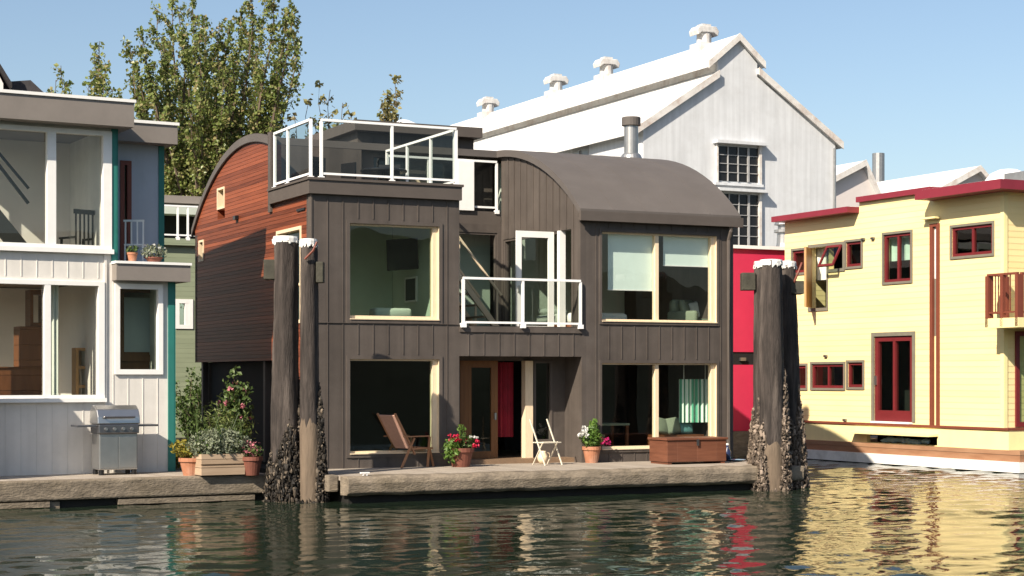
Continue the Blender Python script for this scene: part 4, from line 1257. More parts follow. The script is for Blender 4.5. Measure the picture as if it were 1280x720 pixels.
# folding chair and the pot behind it
a_, b_ = gz(FM, 691, 582)
t = thing('folding_chair', 'pale spindly folding chair in front of the narrow porch window', 'folding chair', **place(FM, a_, b_ + .3, DZ, 12))
for s in (-1, 1):
    MB().bar((s * .235 + .04, -.20, 0), (s * .235 - .06, .20, .98), .026, .022).build('leg', 'pale_wood', t)
    MB().bar((s * .20 + .02, .24, 0), (s * .20 - .02, -.16, .50), .024, .02).build('leg', 'pale_wood', t)
mb = MB()
for k in range(5): mb.box(-.25, .25, -.20 + k * .075, -.145 + k * .075, .475, .495)
mb.build('seat', 'pale_wood', t)
a2_, b2_ = gz(FM, 683, 577)
potted('terracotta pot with a dark trailing plant behind the folding chair', FM, a2_ + .06, b2_ + .25, DZ, .25, .46, 'terracotta', [('leaf_bush', 'foliage', (.22, -.1, .36), (.14, .14, .2), 110, .08, .2)], 26)
a_, b_ = gz(FM, 679, 580)
t = thing('watering_jug', 'small round cream jug on the dock under the folding chair', 'jug', **place(FM, a_ + .05, b_ + .12, DZ))
MB().lathe([(.07, 0), (.115, .09), (.12, .17), (.07, .25), (.075, .28)], n=16).build('body', 'cream_wood', t, smooth=True)
MB().tube([(.07, 0, .25), (.16, 0, .22), (.17, 0, .14), (.11, 0, .08)], .013, 6).build('handle', 'cream_wood', t)
a_, b_ = gz(FM, 745, 579)
potted('terracotta pot with white and magenta flowers and grassy leaves, left of the trunk', FM, a_, b_ + .2, DZ, .20, .36, 'terracotta',
       [('leaf_bright', 'foliage', (0, 0, .52), (.26, .24, .20), 260, .10, .5), ('leaf_bright', 'foliage', (.06, 0, .74), (.12, .12, .24), 90, .13, .1), ('petal_white', 'blossom', (-.22, -.05, .66), (.12, .1, .14), 13, .075, .3),
        ('petal_magenta', 'blossom', (.27, -.08, .50), (.10, .1, .08), 12, .075, .3), ('leaf_bush', 'foliage', (-.05, -.08, .40), (.22, .1, .12), 90, .08, .3)], 27)
# storage trunk
a0, b0 = gz(FM, 834, 581); a1, b1 = gz(FM, 908, 578)
t0 = FM.pb(908, 560, b0)[0]
t = thing('storage_trunk', 'long red brown wooden storage trunk below the lower right window', 'trunk', **place(FM, (a0 + t0) / 2, b0 + .38, DZ))
w_ = (t0 - a0) / 2
MB().box(-w_, w_, -.38, .38, .05, .52).build('box', 'trunk_wood', t, bevel=.01)
MB().box(-w_ - .03, w_ + .03, -.41, .41, .522, .57).build('lid', 'trunk_wood', t, bevel=.008)
MB().box(-.03, .03, -.42, -.411, .40, .54).build('latch', 'steel_dark', t)
for s in (-1, 1): MB().box(s * w_ * .9 - .05, s * w_ * .9 + .05, -.36, .36, 0, .05).build('foot', 'trunk_wood', t)
a_, b_ = gz(FM, 913, 577)
t = thing('bottle', 'dark blue bottle with a pale cap beside the trunk', 'bottle', **place(FM, a_ + .05, b_ + .2, DZ))
MB().lathe([(.08, 0), (.085, .22), (.03, .30), (.03, .36)], n=14).build('body', 'bottle_blue', t, smooth=True)
MB().lathe([(.036, .361), (.036, .40)], n=12).build('cap', 'white_paint', t)
a_, b_ = gz(FM, 927, 577)
t = thing('dish', 'flat pale blue dish on the dock end beside the bottle', 'dish', **place(FM, a_, b_ + .2, DZ))
MB().lathe([(.10, 0), (.20, .035), (.21, .04), (.19, .04), (.09, .012)], n=20).build('bowl', 'ceramic_blue', t, smooth=True)

# unseen board screen added at left only to shade the wall below the sill
xs = la(85) - 2.68
t = fthing('added_shade_screen', 'tall solid board screen added beyond the left edge to shade the white wall', 'screen', FL)
mb = MB()
mb.prism([(xs - 2.6, DZ + .02), (xs + .75, DZ + .02), (xs + .62, 3.30), (xs, 4.06), (xs - 2.6, 4.1)], 'b', -1.36, -1.30)
mb.build('boards', 'planter_wood', t)
for k in range(3): MB().box(xs - 2.55 + k * 1.2, xs - 2.46 + k * 1.2, -1.295, -1.2, DZ, 3.95).build('post', 'planter_wood', t)

# ================================================================== YELLOW HOUSE (right)
FY = Frame(8.66, 51.5, 153.0)
def ya(x): return FY.pb(x, 470)[0]
def yz(x, y, b=0.0): return FY.pb(x, y, b)[1]
yh = fthing('floating_house', 'yellow lap sided floating house with crimson eaves and maroon windows', 'house', FY)
Y0, Y1, Y2, Y3 = ya(981), ya(1074), ya(1168), ya(1255)
YD = 8.0
zs0 = yz(1100, 529)       # sill band
ztl, ztm, ztr = yz(1030, 270), yz(1120, 246), yz(1215, 240)
op = dict(
    small_a=(ya(991), ya(1006), yz(998, 341), yz(998, 313)),
    casement=(ya(1013), ya(1034), yz(1023, 385), yz(1023, 309)),
    awning=(ya(1034) + .05, ya(1054), yz(1044, 336), yz(1044, 306)),
    small_b=(ya(1058), ya(1077), yz(1067, 333), yz(1067, 302)),
    mid=(ya(1105), ya(1139), yz(1122, 352), yz(1122, 292)),
    right=(ya(1190), ya(1241), yz(1215, 319), yz(1215, 282)),
    door=(ya(1093), ya(1141), yz(1117, 527), yz(1117, 420)),
    low_a=(ya(994), ya(1008), yz(1001, 485), yz(1001, 457)),
    low_b=(ya(1015), ya(1055), yz(1035, 485), yz(1035, 455)),
    low_c=(ya(1060), ya(1079), yz(1070, 484), yz(1070, 453)))
ops = [(min(h[0], h[1]), max(h[0], h[1]), min(h[2], h[3]), max(h[2], h[3])) for h in op.values()]
mb = MB()
wall(mb, 'b', Y0, Y1, zs0, ztl, ops, 0, .2)
wall(mb, 'b', Y1, Y2 - .14, zs0, ztm, ops, 0, .2)
wall(mb, 'b', Y2 + .22, Y3, zs0, ztr, ops, 0, .2)
mb.box(Y3 - .2, Y3, .2, YD, zs0, ztr); mb.box(Y0, Y3 - .2, YD - .2, YD, zs0, ztl); mb.box(Y0, Y0 + .2, .2, YD - .2, zs0, ztl)
mb.box(Y1 - .2, Y1, .2, YD - .2, ztl, ztm); mb.box(Y2 + .1, Y2 + .22, .2, YD - .2, ztm - .3, ztr)
mb.build('lap_wall', 'yellow_lap', yh)
# corner boards & flat skirt
mb = MB(); mb.box(Y3 - .11, Y3 + .02, -.022, 0, zs0, ztr - .2); mb.box(Y3, Y3 + .022, 0, .10, zs0, ztr - .2)
zk = yz(1100, 541); zk2 = yz(1100, 553)
hx0, hx1 = ya(1088), ya(1176)
wall(mb, 'b', Y0 - .1, Y3 + .3, zk2 - .02, zs0 - .06, [(hx0, hx1, zk2, zk)], -.12, .0)
mb.box(Y3 + .1, Y3 + .3, 0, YD, zk2 - .02, zs0 - .06)
mb.build('skirt', 'yellow_flat', yh)
mb = MB()   # flared housing over the hull opening
mb.prism([(-.12, zk + .05), (-.45, zk), (-.45, zk - .03), (-.12, zk - .02)], 'a', hx0 - .5, hx1 + .05)
mb.build('hull_hood', 'yellow_flat', yh)
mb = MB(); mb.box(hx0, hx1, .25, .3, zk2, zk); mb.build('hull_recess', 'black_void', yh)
mb = MB(); mb.box(Y0 - .1, Y3 + .32, -.16, -.001, zs0 - .06, zs0); mb.box(Y3 + .001, Y3 + .32, -.001, YD, zs0 - .06, zs0)
mb.build('sill_band', 'rust_trim', yh)
# hull
zh = yz(1100, 571) ; zw = .10
mb = MB(); mb.box(Y0 - .4, Y3 + .8, -.22, YD, .28, zk2 - .021); mb.build('hull', 'hull_wood', yh)
mb = MB(); mb.box(Y0 - .45, Y3 + .9, -.34, YD, .02, .279); mb.build('hull_stripe', 'hull_white', yh)
mb = MB(); mb.box(Y0 - .42, Y3 + .85, -.30, YD, -.4, .019); mb.build('hull_bottom', 'float_black', yh)
# tarp lying in the opening
o = MB()
rng = random.Random(8)
for k in range(9): o.blob((hx0 + .6 + k * .2, .05, zk2 + .05 + rng.uniform(0, .04)), .14, rng, .3, (1.4, .8, .6))
flat_obj(o, 'tarp', 'ceramic_blue', 'pale blue tarp bundled in the opening above the yellow house hull', 'tarp', FY)
# eaves
mb = MB()
mb.box(Y0 - .10, Y1 - .002, -.42, YD + .2, ztl - .04, ztl + .12)
mb.box(Y1, Y2 - .05, -.12, YD + .2, ztm - .02, ztm + .13)
mb.box(Y2 - .048, Y3 + .55, -.62, YD + .2, ztr - .10, ztr + .14)
mb.build('eave', 'crimson_trim', yh)
mb = MB()
mb.box(Y0 + .1, Y1 - .1, -.2, YD, ztl + .12, ztl + .14); mb.box(Y1 + .1, Y2 - .1, 0, YD, ztm + .13, ztm + .15); mb.box(Y2 + .1, Y3 + .4, -.5, YD, ztr + .14, ztr + .16)
mb.build('roof', 'white_paint', yh)
sk = FY.pb(1260, 222, 1.5)
MB().lathe([(.62, -.2), (.60, .12), (.46, .30), (.24, .40), (.0, .43)], (sk[0], 1.5, ztr + .28), 22).build('skylight', 'white_metal', yh, smooth=True)
sk2 = FY.pb(1276, 222, 1.2)
MB().box(sk2[0] - .3, sk2[0] + .6, .9, 1.6, ztr + .16, ztr + .5).build('roof_box', 'galv_metal', yh, bevel=.02)
# window sets
def yw(key, mu=(), mz=(), lab=None, fm='maroon_frame'):
    h = op[key]
    o = window(yh, 'b', min(h[0], h[1]), max(h[0], h[1]), min(h[2], h[3]), max(h[2], h[3]), .02, .1, .075, fm, 'pane_dark', mu=mu, mz=mz, mw=.07, panep=.07, label=lab)
    u0, u1, z0, z1 = h
    c = .065
    m_ = MB(); m_.box(u0 - c, u0, -.03, .02, z0 - c, z1 + c); m_.box(u1, u1 + c, -.03, .02, z0 - c, z1 + c); m_.box(u0, u1, -.03, .02, z1, z1 + c); m_.box(u0, u1, -.035, .02, z0 - c, z0)
    m_.build('casing', 'olive_trim', o)
    return o
def mid(h): return (h[0] + h[1]) / 2
yw('small_a'); yw('small_b'); yw('mid', (mid(op['mid']),)); yw('right', (mid(op['right']),))
yw('low_a'); yw('low_b', (mid(op['low_b']),)); yw('low_c')
h = op['right']; 
# open casement and awning share one frame
h = op['casement']; k = op['awning']
m_ = MB(); c = .09
m_.box(h[0] - c, h[0], -.03, .02, h[2] - c, h[3] + c); m_.box(h[1], h[1] + .05, -.03, .02, h[2] - c, h[3]); m_.box(h[0], k[1] + c, -.03, .02, h[3], h[3] + c)
m_.box(h[0], h[1], -.03, .02, h[2] - c, h[2]); m_.box(k[1], k[1] + c, -.03, .02, k[2] - c, h[3]); m_.box(h[1] + .05, k[1], -.03, .02, k[2] - c, k[2])
of = m_.build('casement_frame', 'olive_trim', yh)
sash = MB(); wd = h[1] - h[0]
sash.box(0, .06, -wd, -.02, h[2] + .02, h[3] - .02); s_ = sash.build('sash', 'honey_wood', of); s_.location = (h[0] + .02, -.02, 0); s_.rotation_euler = (0, 0, R(41))
aw = MB(); hh = k[3] - k[2]; aw_w = k[1] - k[0]
aw.box(0, .06, -.02, .03, -hh, 0); aw.box(aw_w - .06, aw_w, -.02, .03, -hh, 0); aw.box(.06, aw_w - .06, -.02, .03, -.07, 0); aw.box(.06, aw_w - .06, -.02, .03, -hh, -hh + .07)
s2 = aw.build('sash', 'maroon_frame', of); s2.location = (k[0], -.05, k[3] - .02); s2.rotation_euler = (R(-28), 0, 0)
g_ = MB().quad((.06, 0, -hh + .07), (aw_w - .06, 0, -hh + .07), (aw_w - .06, 0, -.07), (.06, 0, -.07)).build('pane', 'pane_dark', of); g_.location = s2.location; g_.rotation_euler = s2.rotation_euler
# blinds/curtain inside: white curtain in the casement and in mid window
def ycloth(x0, x1, y0, y1, b, lab, mat='linen', name='curtain'):
    a0, a1 = FY.pb(x0, 400, b)[0], FY.pb(x1, 400, b)[0]
    z0, z1 = FY.pb((x0 + x1) / 2, y1, b)[1], FY.pb((x0 + x1) / 2, y0, b)[1]
    n = 12; pr = [(a0 + (a1 - a0) * i / n, b + .02 * sin(i * 1.7)) for i in range(n + 1)]
    m_ = MB(); m_.prism(pr + [(x, y + .01) for x, y in reversed(pr)], 'z', z0, z1)
    flat_obj(m_, name, mat, lab, 'curtain', FY)
ycloth(1018, 1037, 306, 350, .28, 'white curtain inside the open casement window of the yellow house')
ycloth(1108, 1138, 296, 326, .28, 'pale green half curtain in the maroon double window of the yellow house', 'blind_cloth')
# french door
h = op['door']
o = window(yh, 'b', *h, .02, .12, .14, 'maroon_frame', 'pane_dark', mu=(mid(h),), mw=.10, bottom=.30, name='french_door', panep=.08)
m_ = MB(); c = .11
m_.box(h[0] - c, h[0], -.03, .02, h[2], h[3] + c); m_.box(h[1], h[1] + c, -.03, .02, h[2], h[3] + c); m_.box(h[0], h[1], -.03, .02, h[3], h[3] + c)
m_.build('casing', 'olive_trim', o)
MB().box(h[0] + .05, h[0] + .09, -.04, .02, h[2] + 1.0, h[2] + 1.25).build('handle', 'steel', o)
m_ = MB(); m_.box(h[0], h[1], -.14, .02, h[2] - .05, h[2]); m_.build('door_sill', 'white_paint', yh)
# tall slot between the two blocks
m_ = MB(); z1 = yz(1172, 283); zgr = yz(1172, 348); zgy = yz(1172, 420)
m_.box(Y2 - .14, Y2 - .03, -.05, .2, zs0, z1 + .08); m_.box(Y2 + .12, Y2 + .22, -.05, .2, zs0, z1 + .08); m_.box(Y2 - .03, Y2 + .12, -.05, .2, z1, z1 + .08)
m_.build('slot_frame', 'rust_trim', yh)
MB().box(Y2 - .03, Y2 + .12, .03, .08, zgr, z1).build('slot_panel', 'linen', yh)
MB().box(Y2 - .03, Y2 + .12, .03, .08, zgy, zgr - .002).build('slot_panel', 'olive_trim', yh)
MB().box(Y2 - .03, Y2 + .12, .03, .08, zs0, zgy - .002).build('slot_panel', 'yellow_flat', yh)
m_ = MB(); m_.box(Y2 - .3, Y2 + .26, -.22, -.051, z1 + .20, z1 + .25); m_.box(Y2 - .14, Y2 + .22, -.001, .2, z1 + .08, ztm)
m_.build('slot_hood', 'yellow_flat', yh)
# small wall lights/vents
for x, y in ((1080, 299), (1092, 298), (1033, 445), (1057, 525)):
    a, z = FY.pb(x, y, 0); MB().box(a - .06, a + .06, -.07, -.001, z - .03, z + .03).build('wall_vent', 'steel_dark', yh)
# corner balcony
a0 = FY.pb(1231, 405, -.75)[0]; zb0, zb1 = FY.pb(1240, 410, -.75)[1], FY.pb(1240, 398, -.75)[1]
bx1 = Y3 + 1.3
m_ = MB(); m_.box(a0, bx1, -.75, 4.0, zb0, zb1) if False else m_.box(a0 + .0, bx1, -.75, -.05, zb0, zb1)
m_.box(Y3 + .03, bx1, -.05, 4.0, zb0 + .003, zb1 - .003)
m_.build('balcony_floor', 'yellow_flat', yh)
def rail2(p, q, h=1.08, n=2, nm='balcony_railing'):
    p, q = Vector(p), Vector(q); m_ = MB(); ax = q - p
    m_.bar(p + Vector((0, 0, h)), q + Vector((0, 0, h)), .08, .05); m_.bar(p + Vector((0, 0, .14)), q + Vector((0, 0, .14)), .04, .04)
    for i in range(n + 1):
        c = p + ax * (i / n); m_.box(c.x - .05, c.x + .05, c.y - .05, c.y + .05, c.z - .22, c.z + h - .026)
    L = ax.length; k = int(L / .24)
    for i in range(1, k):
        c = p + ax * (i / k); m_.box(c.x - .011, c.x + .011, c.y - .011, c.y + .011, c.z + .16, c.z + h - .026)
    m_.build(nm, 'rust_trim', yh)
rail2((a0 + .06, -.70, zb1), (bx1 - .06, -.70, zb1), n=2)
rail2((a0 + .06, -.62, zb1), (a0 + .06, -.10, zb1), n=1)
rail2((bx1 - .06, -.60, zb1), (bx1 - .06, 3.9, zb1), n=3)
# door on the end wall
db0, dz0 = FY.pa(1266, 538, Y3); db1, _ = FY.pa(1300, 538, Y3); dzt = FY.pa(1266, 414, Y3)[1]
window(yh, 'a', .35, 1.9, zs0 + .02, dzt, Y3 + .06, -.05, .12, 'maroon_frame', 'pane_dark', mu=(1.1,), name='french_door', panep=Y3 + .03)
# entrance rooms are dark
MB().box(Y0 + .3, Y3 - .3, 1.6, 1.7, zs0, ztl).build('partition', 'interior_dark', yh)

# ================================================================== CRIMSON HOUSE (between)
FR = Frame(6.6, 53.0, 64.1)
def ra(x): return FR.pb(x, 470)[0]
rh = fthing('floating_house', 'plain crimson walled floating house squeezed between the grey and yellow houses', 'house', FR)
R0, R1 = ra(880), ra(990)
zr_t = FR.pb(930, 311, 0)[1]
rb0, rb1 = FR.pb(930, 456, 0)[1], FR.pb(930, 440, 0)[1]
mb = MB(); mb.box(R0, R1, 0, 6, rb1, zr_t); mb.box(R0, R1, .0, 6, .75, rb0); mb.box(R0, R1, .25, 6, rb0, rb1)
mb.build('wall', 'red_wall', rh)
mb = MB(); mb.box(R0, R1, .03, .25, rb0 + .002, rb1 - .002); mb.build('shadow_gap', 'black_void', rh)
mb = MB(); mb.box(R0 - .1, R1 + .1, -.1, 6.1, zr_t, zr_t + .10); mb.build('coping', 'white_paint', rh)
mb = MB(); mb.box(R0 - .2, R1 + .2, -.3, 6.2, -.3, .74); mb.build('float', 'dock_edge', rh)
a, z = FR.pb(929, 449, -.05); MB().box(a - .1, a + .1, -.06, .029, z - .05, z + .05).build('wall_lamp', 'steel_dark', rh)
va = FR.pb(981, 305, 1.0)[0]
mb = MB(); mb.lathe([(.30, .1), (.26, .30), (.24, .62), (.34, .64), (.34, .72), (.22, .74), (.22, .86), (.34, .88), (.30, .96)], (va, 1.0, zr_t), 16); mb.build('roof_vent', 'galv_metal', rh)

# ================================================================== SAGE HOUSE (between white and grey)
FG = Frame(-11.2, 51.0, 64.1)
def gg(x): return FG.pb(x, 470)[0]
gh = fthing('floating_house', 'pale sage lap sided house seen in the gap behind the white house', 'house', FG)
G0, G1 = gg(120), gg(330)
zg = FG.pb(225, 290, 0)[1]
zg3 = FG.pb(225, 262, 1.5)[1]
wv = (gg(219), gg(241), FG.pb(230, 411, 0)[1], FG.pb(230, 374, 0)[1])
mb = MB(); wall(mb, 'b', G0, G1, .6, zg - .4, [wv], 0, .2); mb.box(G0, G0 + .2, .2, 7, .6, zg); mb.box(G1 - .2, G1, .2, 7, .6, zg)
mb.build('lap_wall', 'sage_lap', gh)
mb = MB(); mb.box(G0, G1, 1.5, 1.7, zg - .4, zg3); mb.build('upper_wall', 'interior_dark', gh)
mb = MB(); mb.box(G0 - .1, G1 + .1, -.15, 1.5, zg - .4, zg - .2); mb.build('balcony_slab', 'sage_lap', gh)
mb = MB(); mb.box(G0 - .2, G1 + .2, .9, 8, zg3 + .14, zg3 + .36); mb.build('roof_fascia', 'taupe_fascia', gh)
mb = MB(); mb.box(G0 - .2, G1 + .2, .6, 1.2, zg3 - .22, zg3); mb.build('awning', 'linen', gh)
window(gh, 'b', *wv, -.03, .15, .12, 'white_paint', 'pane_dark', mu=(wv[0] + .35,))
railing(gh, 'balcony_railing', [(G0, -.1, zg - .2), (G1, -.1, zg - .2)], .95, [0, .25, .47, .53, .75, 1.0])
mb = MB(); mb.box(G0 - .5, G1 + .5, -1.5, 7, -.2, .6); mb.build('float', 'float_black', gh)
rng = random.Random(77)
for i, (x, y, b, hgt, rr, lab) in enumerate(((226, 470, -.9, 2.7, .55, 'dark shrub against the pale sage siding in the gap'), (258, 500, -1.1, 2.9, .8, 'tall dark shrub in the shade between the houses'), (236, 500, -1.4, 2.1, .6, 'low dark shrub at the foot of the sage house'))):
    shrub('garden_shrub', lab, 'shrub', FG, gg(x), b, .6, hgt, rr, 'leaf_bush', 40 + i, 900, .13)

# ================================================================== WAREHOUSE
FW = Frame(15.61, 85.0, 64.1)
GZ = 1.6
def wp(x, y, b=0.0): return FW.pb(x, y, b)
def gable_hall(name, label, fr, pts, roofs, length, wallm, roofm, over=.5, th=.45, edge='rust_edge'):
    """pts: gable outline (a,z) from the left foot over the top to the right foot; roofs: pairs of (a,z) laid over it."""
    t = fthing(name, label, 'warehouse', fr)
    MB().prism(pts, 'b', 0, length).build('wall', wallm, t)
    for (p, q) in roofs:
        p, q = Vector((p[0], 0, p[1])), Vector((q[0], 0, q[1]))
        mb = MB(); mb.prism([(p.x, p.z), (q.x, q.z), (q.x, q.z + th * .8), (p.x, p.z + th * .8)], 'b', -over + .06, length + .4)
        r = mb.build('roof', roofm, t)
        mb = MB(); mb.prism([(p.x, p.z - .05), (q.x, q.z - .05), (q.x, q.z + th * .8 + .04), (p.x, p.z + th * .8 + .04)], 'b', -over, -over + .058); mb.build('barge_board', edge, r)
    return t
E1 = wp(797, 158); T1 = wp(897, 96); U1 = wp(893, 76); RG = wp(922, 50); U2 = wp(952, 80); T2 = wp(947, 96); E2 = wp(1044, 178)
pts = [(E1[0] + .3, GZ), (E1[0] + .3, E1[1] - .1), (T1[0], T1[1] - .05), (T1[0], U1[1]), (RG[0], RG[1]), (U2[0] - .25, U2[1]), (U2[0] - .25, T2[1]), (E2[0], E2[1]), (E2[0], GZ)]
WL = 42.0
ware = gable_hall('industrial_warehouse', 'tall white tin warehouse with a raised ridge and roof ventilators', FW, pts,
                  [((E1[0] - .15, E1[1] - .32), T1), (U1[0] and (U1[0] - .42, U1[1] - .34), RG), (RG, (U2[0] + .1, U2[1] - .2)), ((U2[0] - .26, T2[1] + .12), (E2[0] + .35, E2[1] - .28))], WL, 'tin_wall', 'tin_roof', .22, .32)
mb = MB(); mb.box(T1[0] - .05, T1[0] - .002, .1, WL, T1[1] + .25, U1[1] - .1); mb.build('clerestory', 'rust_edge', ware)
# downpipe at the right corner, small side window, steel sash windows on the gable
mb = MB(); mb.tube([(E2[0] - .12, -.12, E2[1] - .3), (E2[0] - .12, -.12, GZ)], .07, 8); mb.build('downpipe', 'galv_metal', ware)
mb = MB(); mb.box(E1[0] + .18, E1[0] + .299, 6.0, 6.1, GZ, E1[1] - .4); mb.build('downpipe', 'galv_metal', ware)
def sash(x0, x1, y0, y1, rows, cols):
    a0, a1 = wp(x0, y0)[0], wp(x1, y0)[0]; xm = (x0 + x1) / 2
    z0, z1 = wp(xm, y1)[1], wp(xm, y0)[1]
    mb = MB()
    for i in range(1, cols):
        a = a0 + (a1 - a0) * i / cols; w_ = .022 if i != cols - 1 else .05
        mb.box(a - w_, a + w_, -.10, -.03, z0, z1)
    for i in range(1, rows):
        z = z0 + (z1 - z0) * i / rows; mb.box(a0, a1, -.08, -.03, z - .016, z + .016)
    o = mb.build('steel_window', 'window_bar', ware); MB().box(a0 - .08, a0, -.16, -.002, z0 - .1, z1 + .1).build('jamb', 'rust_edge', o); MB().box(a1, a1 + .14, -.16, -.002, z0 - .1, z1 + .1).build('jamb', 'rust_edge', o)
    mb = MB(); mb.box(a0, a1, -.025, -.005, z0, z1); mb.build('pane', 'black_plastic', o)
    mb = MB(); mb.box(a0 - .22, a1 + .35, -.42, -.002, z1 + .1, z1 + .24); mb.build('hood', 'tin_wall', o)
    mb = MB(); mb.box(a0 - .2, a1 + .2, -.22, -.002, z0 - .22, z0 - .1); mb.build('sill', 'tin_wall', o)
sash(896, 947, 184, 227, 4, 4); sash(898, 947, 243, 308, 5, 4)
b_, z_ = FW.pa(726, 190, E1[0] + .3)
MB().box(E1[0] + .26, E1[0] + .299, b_ - .8, b_ + .8, z_ - .5, z_ + .5).build('vent_window', 'galv_metal', ware)
# ridge ventilators: one made, then copied
def vent(bb):
    mb = MB(); mb.box(RG[0] - .50, RG[0] + .50, bb - .50, bb + .50, RG[1] - .4, RG[1] + .30); mb.lathe([(.36, .28), (.36, .80)], (RG[0], bb, RG[1]), 14)
    v = mb.build('roof_ventilator', 'vent_paint', ware)
    z = RG[1] + .72
    mb = MB(); mb.prism([(RG[0] - .56, z - .05), (RG[0] - .34, z + .10), (RG[0] + .34, z + .10), (RG[0] + .56, z - .05), (RG[0] + .62, z + .18), (RG[0] + .46, z + .40), (RG[0] - .46, z + .40), (RG[0] - .62, z + .18)], 'b', bb - .40, bb + .40)
    mb.build('hood', 'vent_paint', v, bevel=.03)
    mb = MB(); mb.box(RG[0] - .25, RG[0] + .25, bb - .25, bb + .25, z + .4, z + .52); mb.build('hood_crown', 'vent_paint', v)
for x in (880, 758, 695, 610):
    lo, hi = 0, 45
    for _ in range(40):
        m2 = (lo + hi) / 2
        w_ = FW.w(RG[0], m2); px = CXP + FPX * w_.x / w_.y
        if px > x: lo = m2
        else: hi = m2
    vent(max(lo, .8))
w_ = FW.w(RG[0], 41)
mb = MB(); mb.lathe([(1.1, -.6), (1.3, .2), (1.0, .8), (.3, 1.1)], (RG[0], 41, RG[1] + .5), 16); mb.build('turbine', 'white_metal', ware, smooth=True)
# far sheds on the right
FS = Frame(23.0, 105.0, 64.1)
g = [FS.pb(x, y, 0) for x, y in ((1030, 232), (1078, 207), (1099, 252))]
shed = gable_hall('industrial_shed', 'pale pinkish shed gable rising beside the warehouse corner', FS, [(g[0][0], GZ), g[0], g[1], g[2], (g[2][0], GZ)], [((g[0][0] - .3, g[0][1] - .15), g[1]), (g[1], (g[2][0] + .2, g[2][1] - .5))], 18, 'pink_wall', 'tin_roof', .4, .35)
FT = Frame(31.0, 118.0, 64.1)
g = [FT.pb(x, y, 0) for x, y in ((1150, 252), (1220, 214), (1262, 262))]
shed2 = gable_hall('industrial_shed', 'long low white roofed shed behind the yellow house', FT, [(g[0][0], GZ), g[0], g[1], g[2], (g[2][0], GZ)], [((g[0][0] - .5, g[0][1] - .27), g[1]), (g[1], (g[2][0] + .4, g[2][1] - .5))], 34, 'pink_wall', 'tin_roof', .5, .4)
b = FT.pb(1097, 222, 16)
q = 12
MB().lathe([(.45, 0), (.45, 2.6)], (FT.pb(1098, 225, q)[0], q, FT.pb(1098, 236, q)[1]), 12).build('flue', 'galv_metal', shed2)
MB().box(FT.pb(1092, 225, q)[0], FT.pb(1113, 225, q)[0], q - 1, q + 1, FT.pb(1098, 244, q)[1], FT.pb(1098, 229, q)[1]).build('roof_box', 'galv_metal', shed2)

# ================================================================== DARK ROOFED HOUSE (top left)
FD = Frame(-18.5, 58.0, 62.0)
dh = fthing('shingle_house', 'dark shingle roofed house peeping over the white house at the left edge', 'house', FD)
q = [FD.pb(x, y, 0) for x, y in ((-220, 150), (-60, 100), (40, 99), (78, 140))]
MB().box(q[0][0] + .3, q[3][0] - .3, .4, 7, .6, q[3][1] + .1).build('wall', 'pink_wall', dh)
mb = MB(); d = 7.4; zr_ = q[2][1]; ze_ = q[3][1]
mb.add([(q[0][0], -.2, ze_), (q[3][0], -.2, ze_), (q[3][0], d, ze_), (q[0][0], d, ze_), (q[1][0], 3.0, zr_), (q[2][0], .2, zr_), (q[2][0], 4.0, zr_ + .1), (q[1][0], 4.2, zr_)],
       [(0, 1, 5, 4), (1, 2, 6, 5), (2, 3, 7, 6), (3, 0, 4, 7), (4, 5, 6, 7), (0, 3, 2, 1)])
mb.build('roof', 'dark_shingle', dh)
d0, d1, dz = FD.pb(-40, 110, -.4)[0], FD.pb(4, 104, -.4)[0], FD.pb(0, 104, -.4)[1]
zt_ = FD.pb(0, 82, -.4)[1]
mb = MB(); mb.prism([(d0, ze_), (d1, ze_ + .2), (d1, dz), ((d0 + d1) / 2, zt_ + .5), (d0, dz)], 'b', -.4, 2.5); mb.build('dormer', 'white_paint', dh)
mb = MB(); c0 = ((d0 + d1) / 2, zt_ + .55)
mb.prism([c0, (d1 + .25, dz - .15), (d1 + .25, dz), (c0[0], c0[1] + .15)], 'b', -.6, 2.5); mb.prism([c0, (d0 - .25, dz - .15), (d0 - .25, dz), (c0[0], c0[1] + .15)], 'b', -.6, 2.5)
mb.build('dormer_roof', 'dark_shingle', dh)

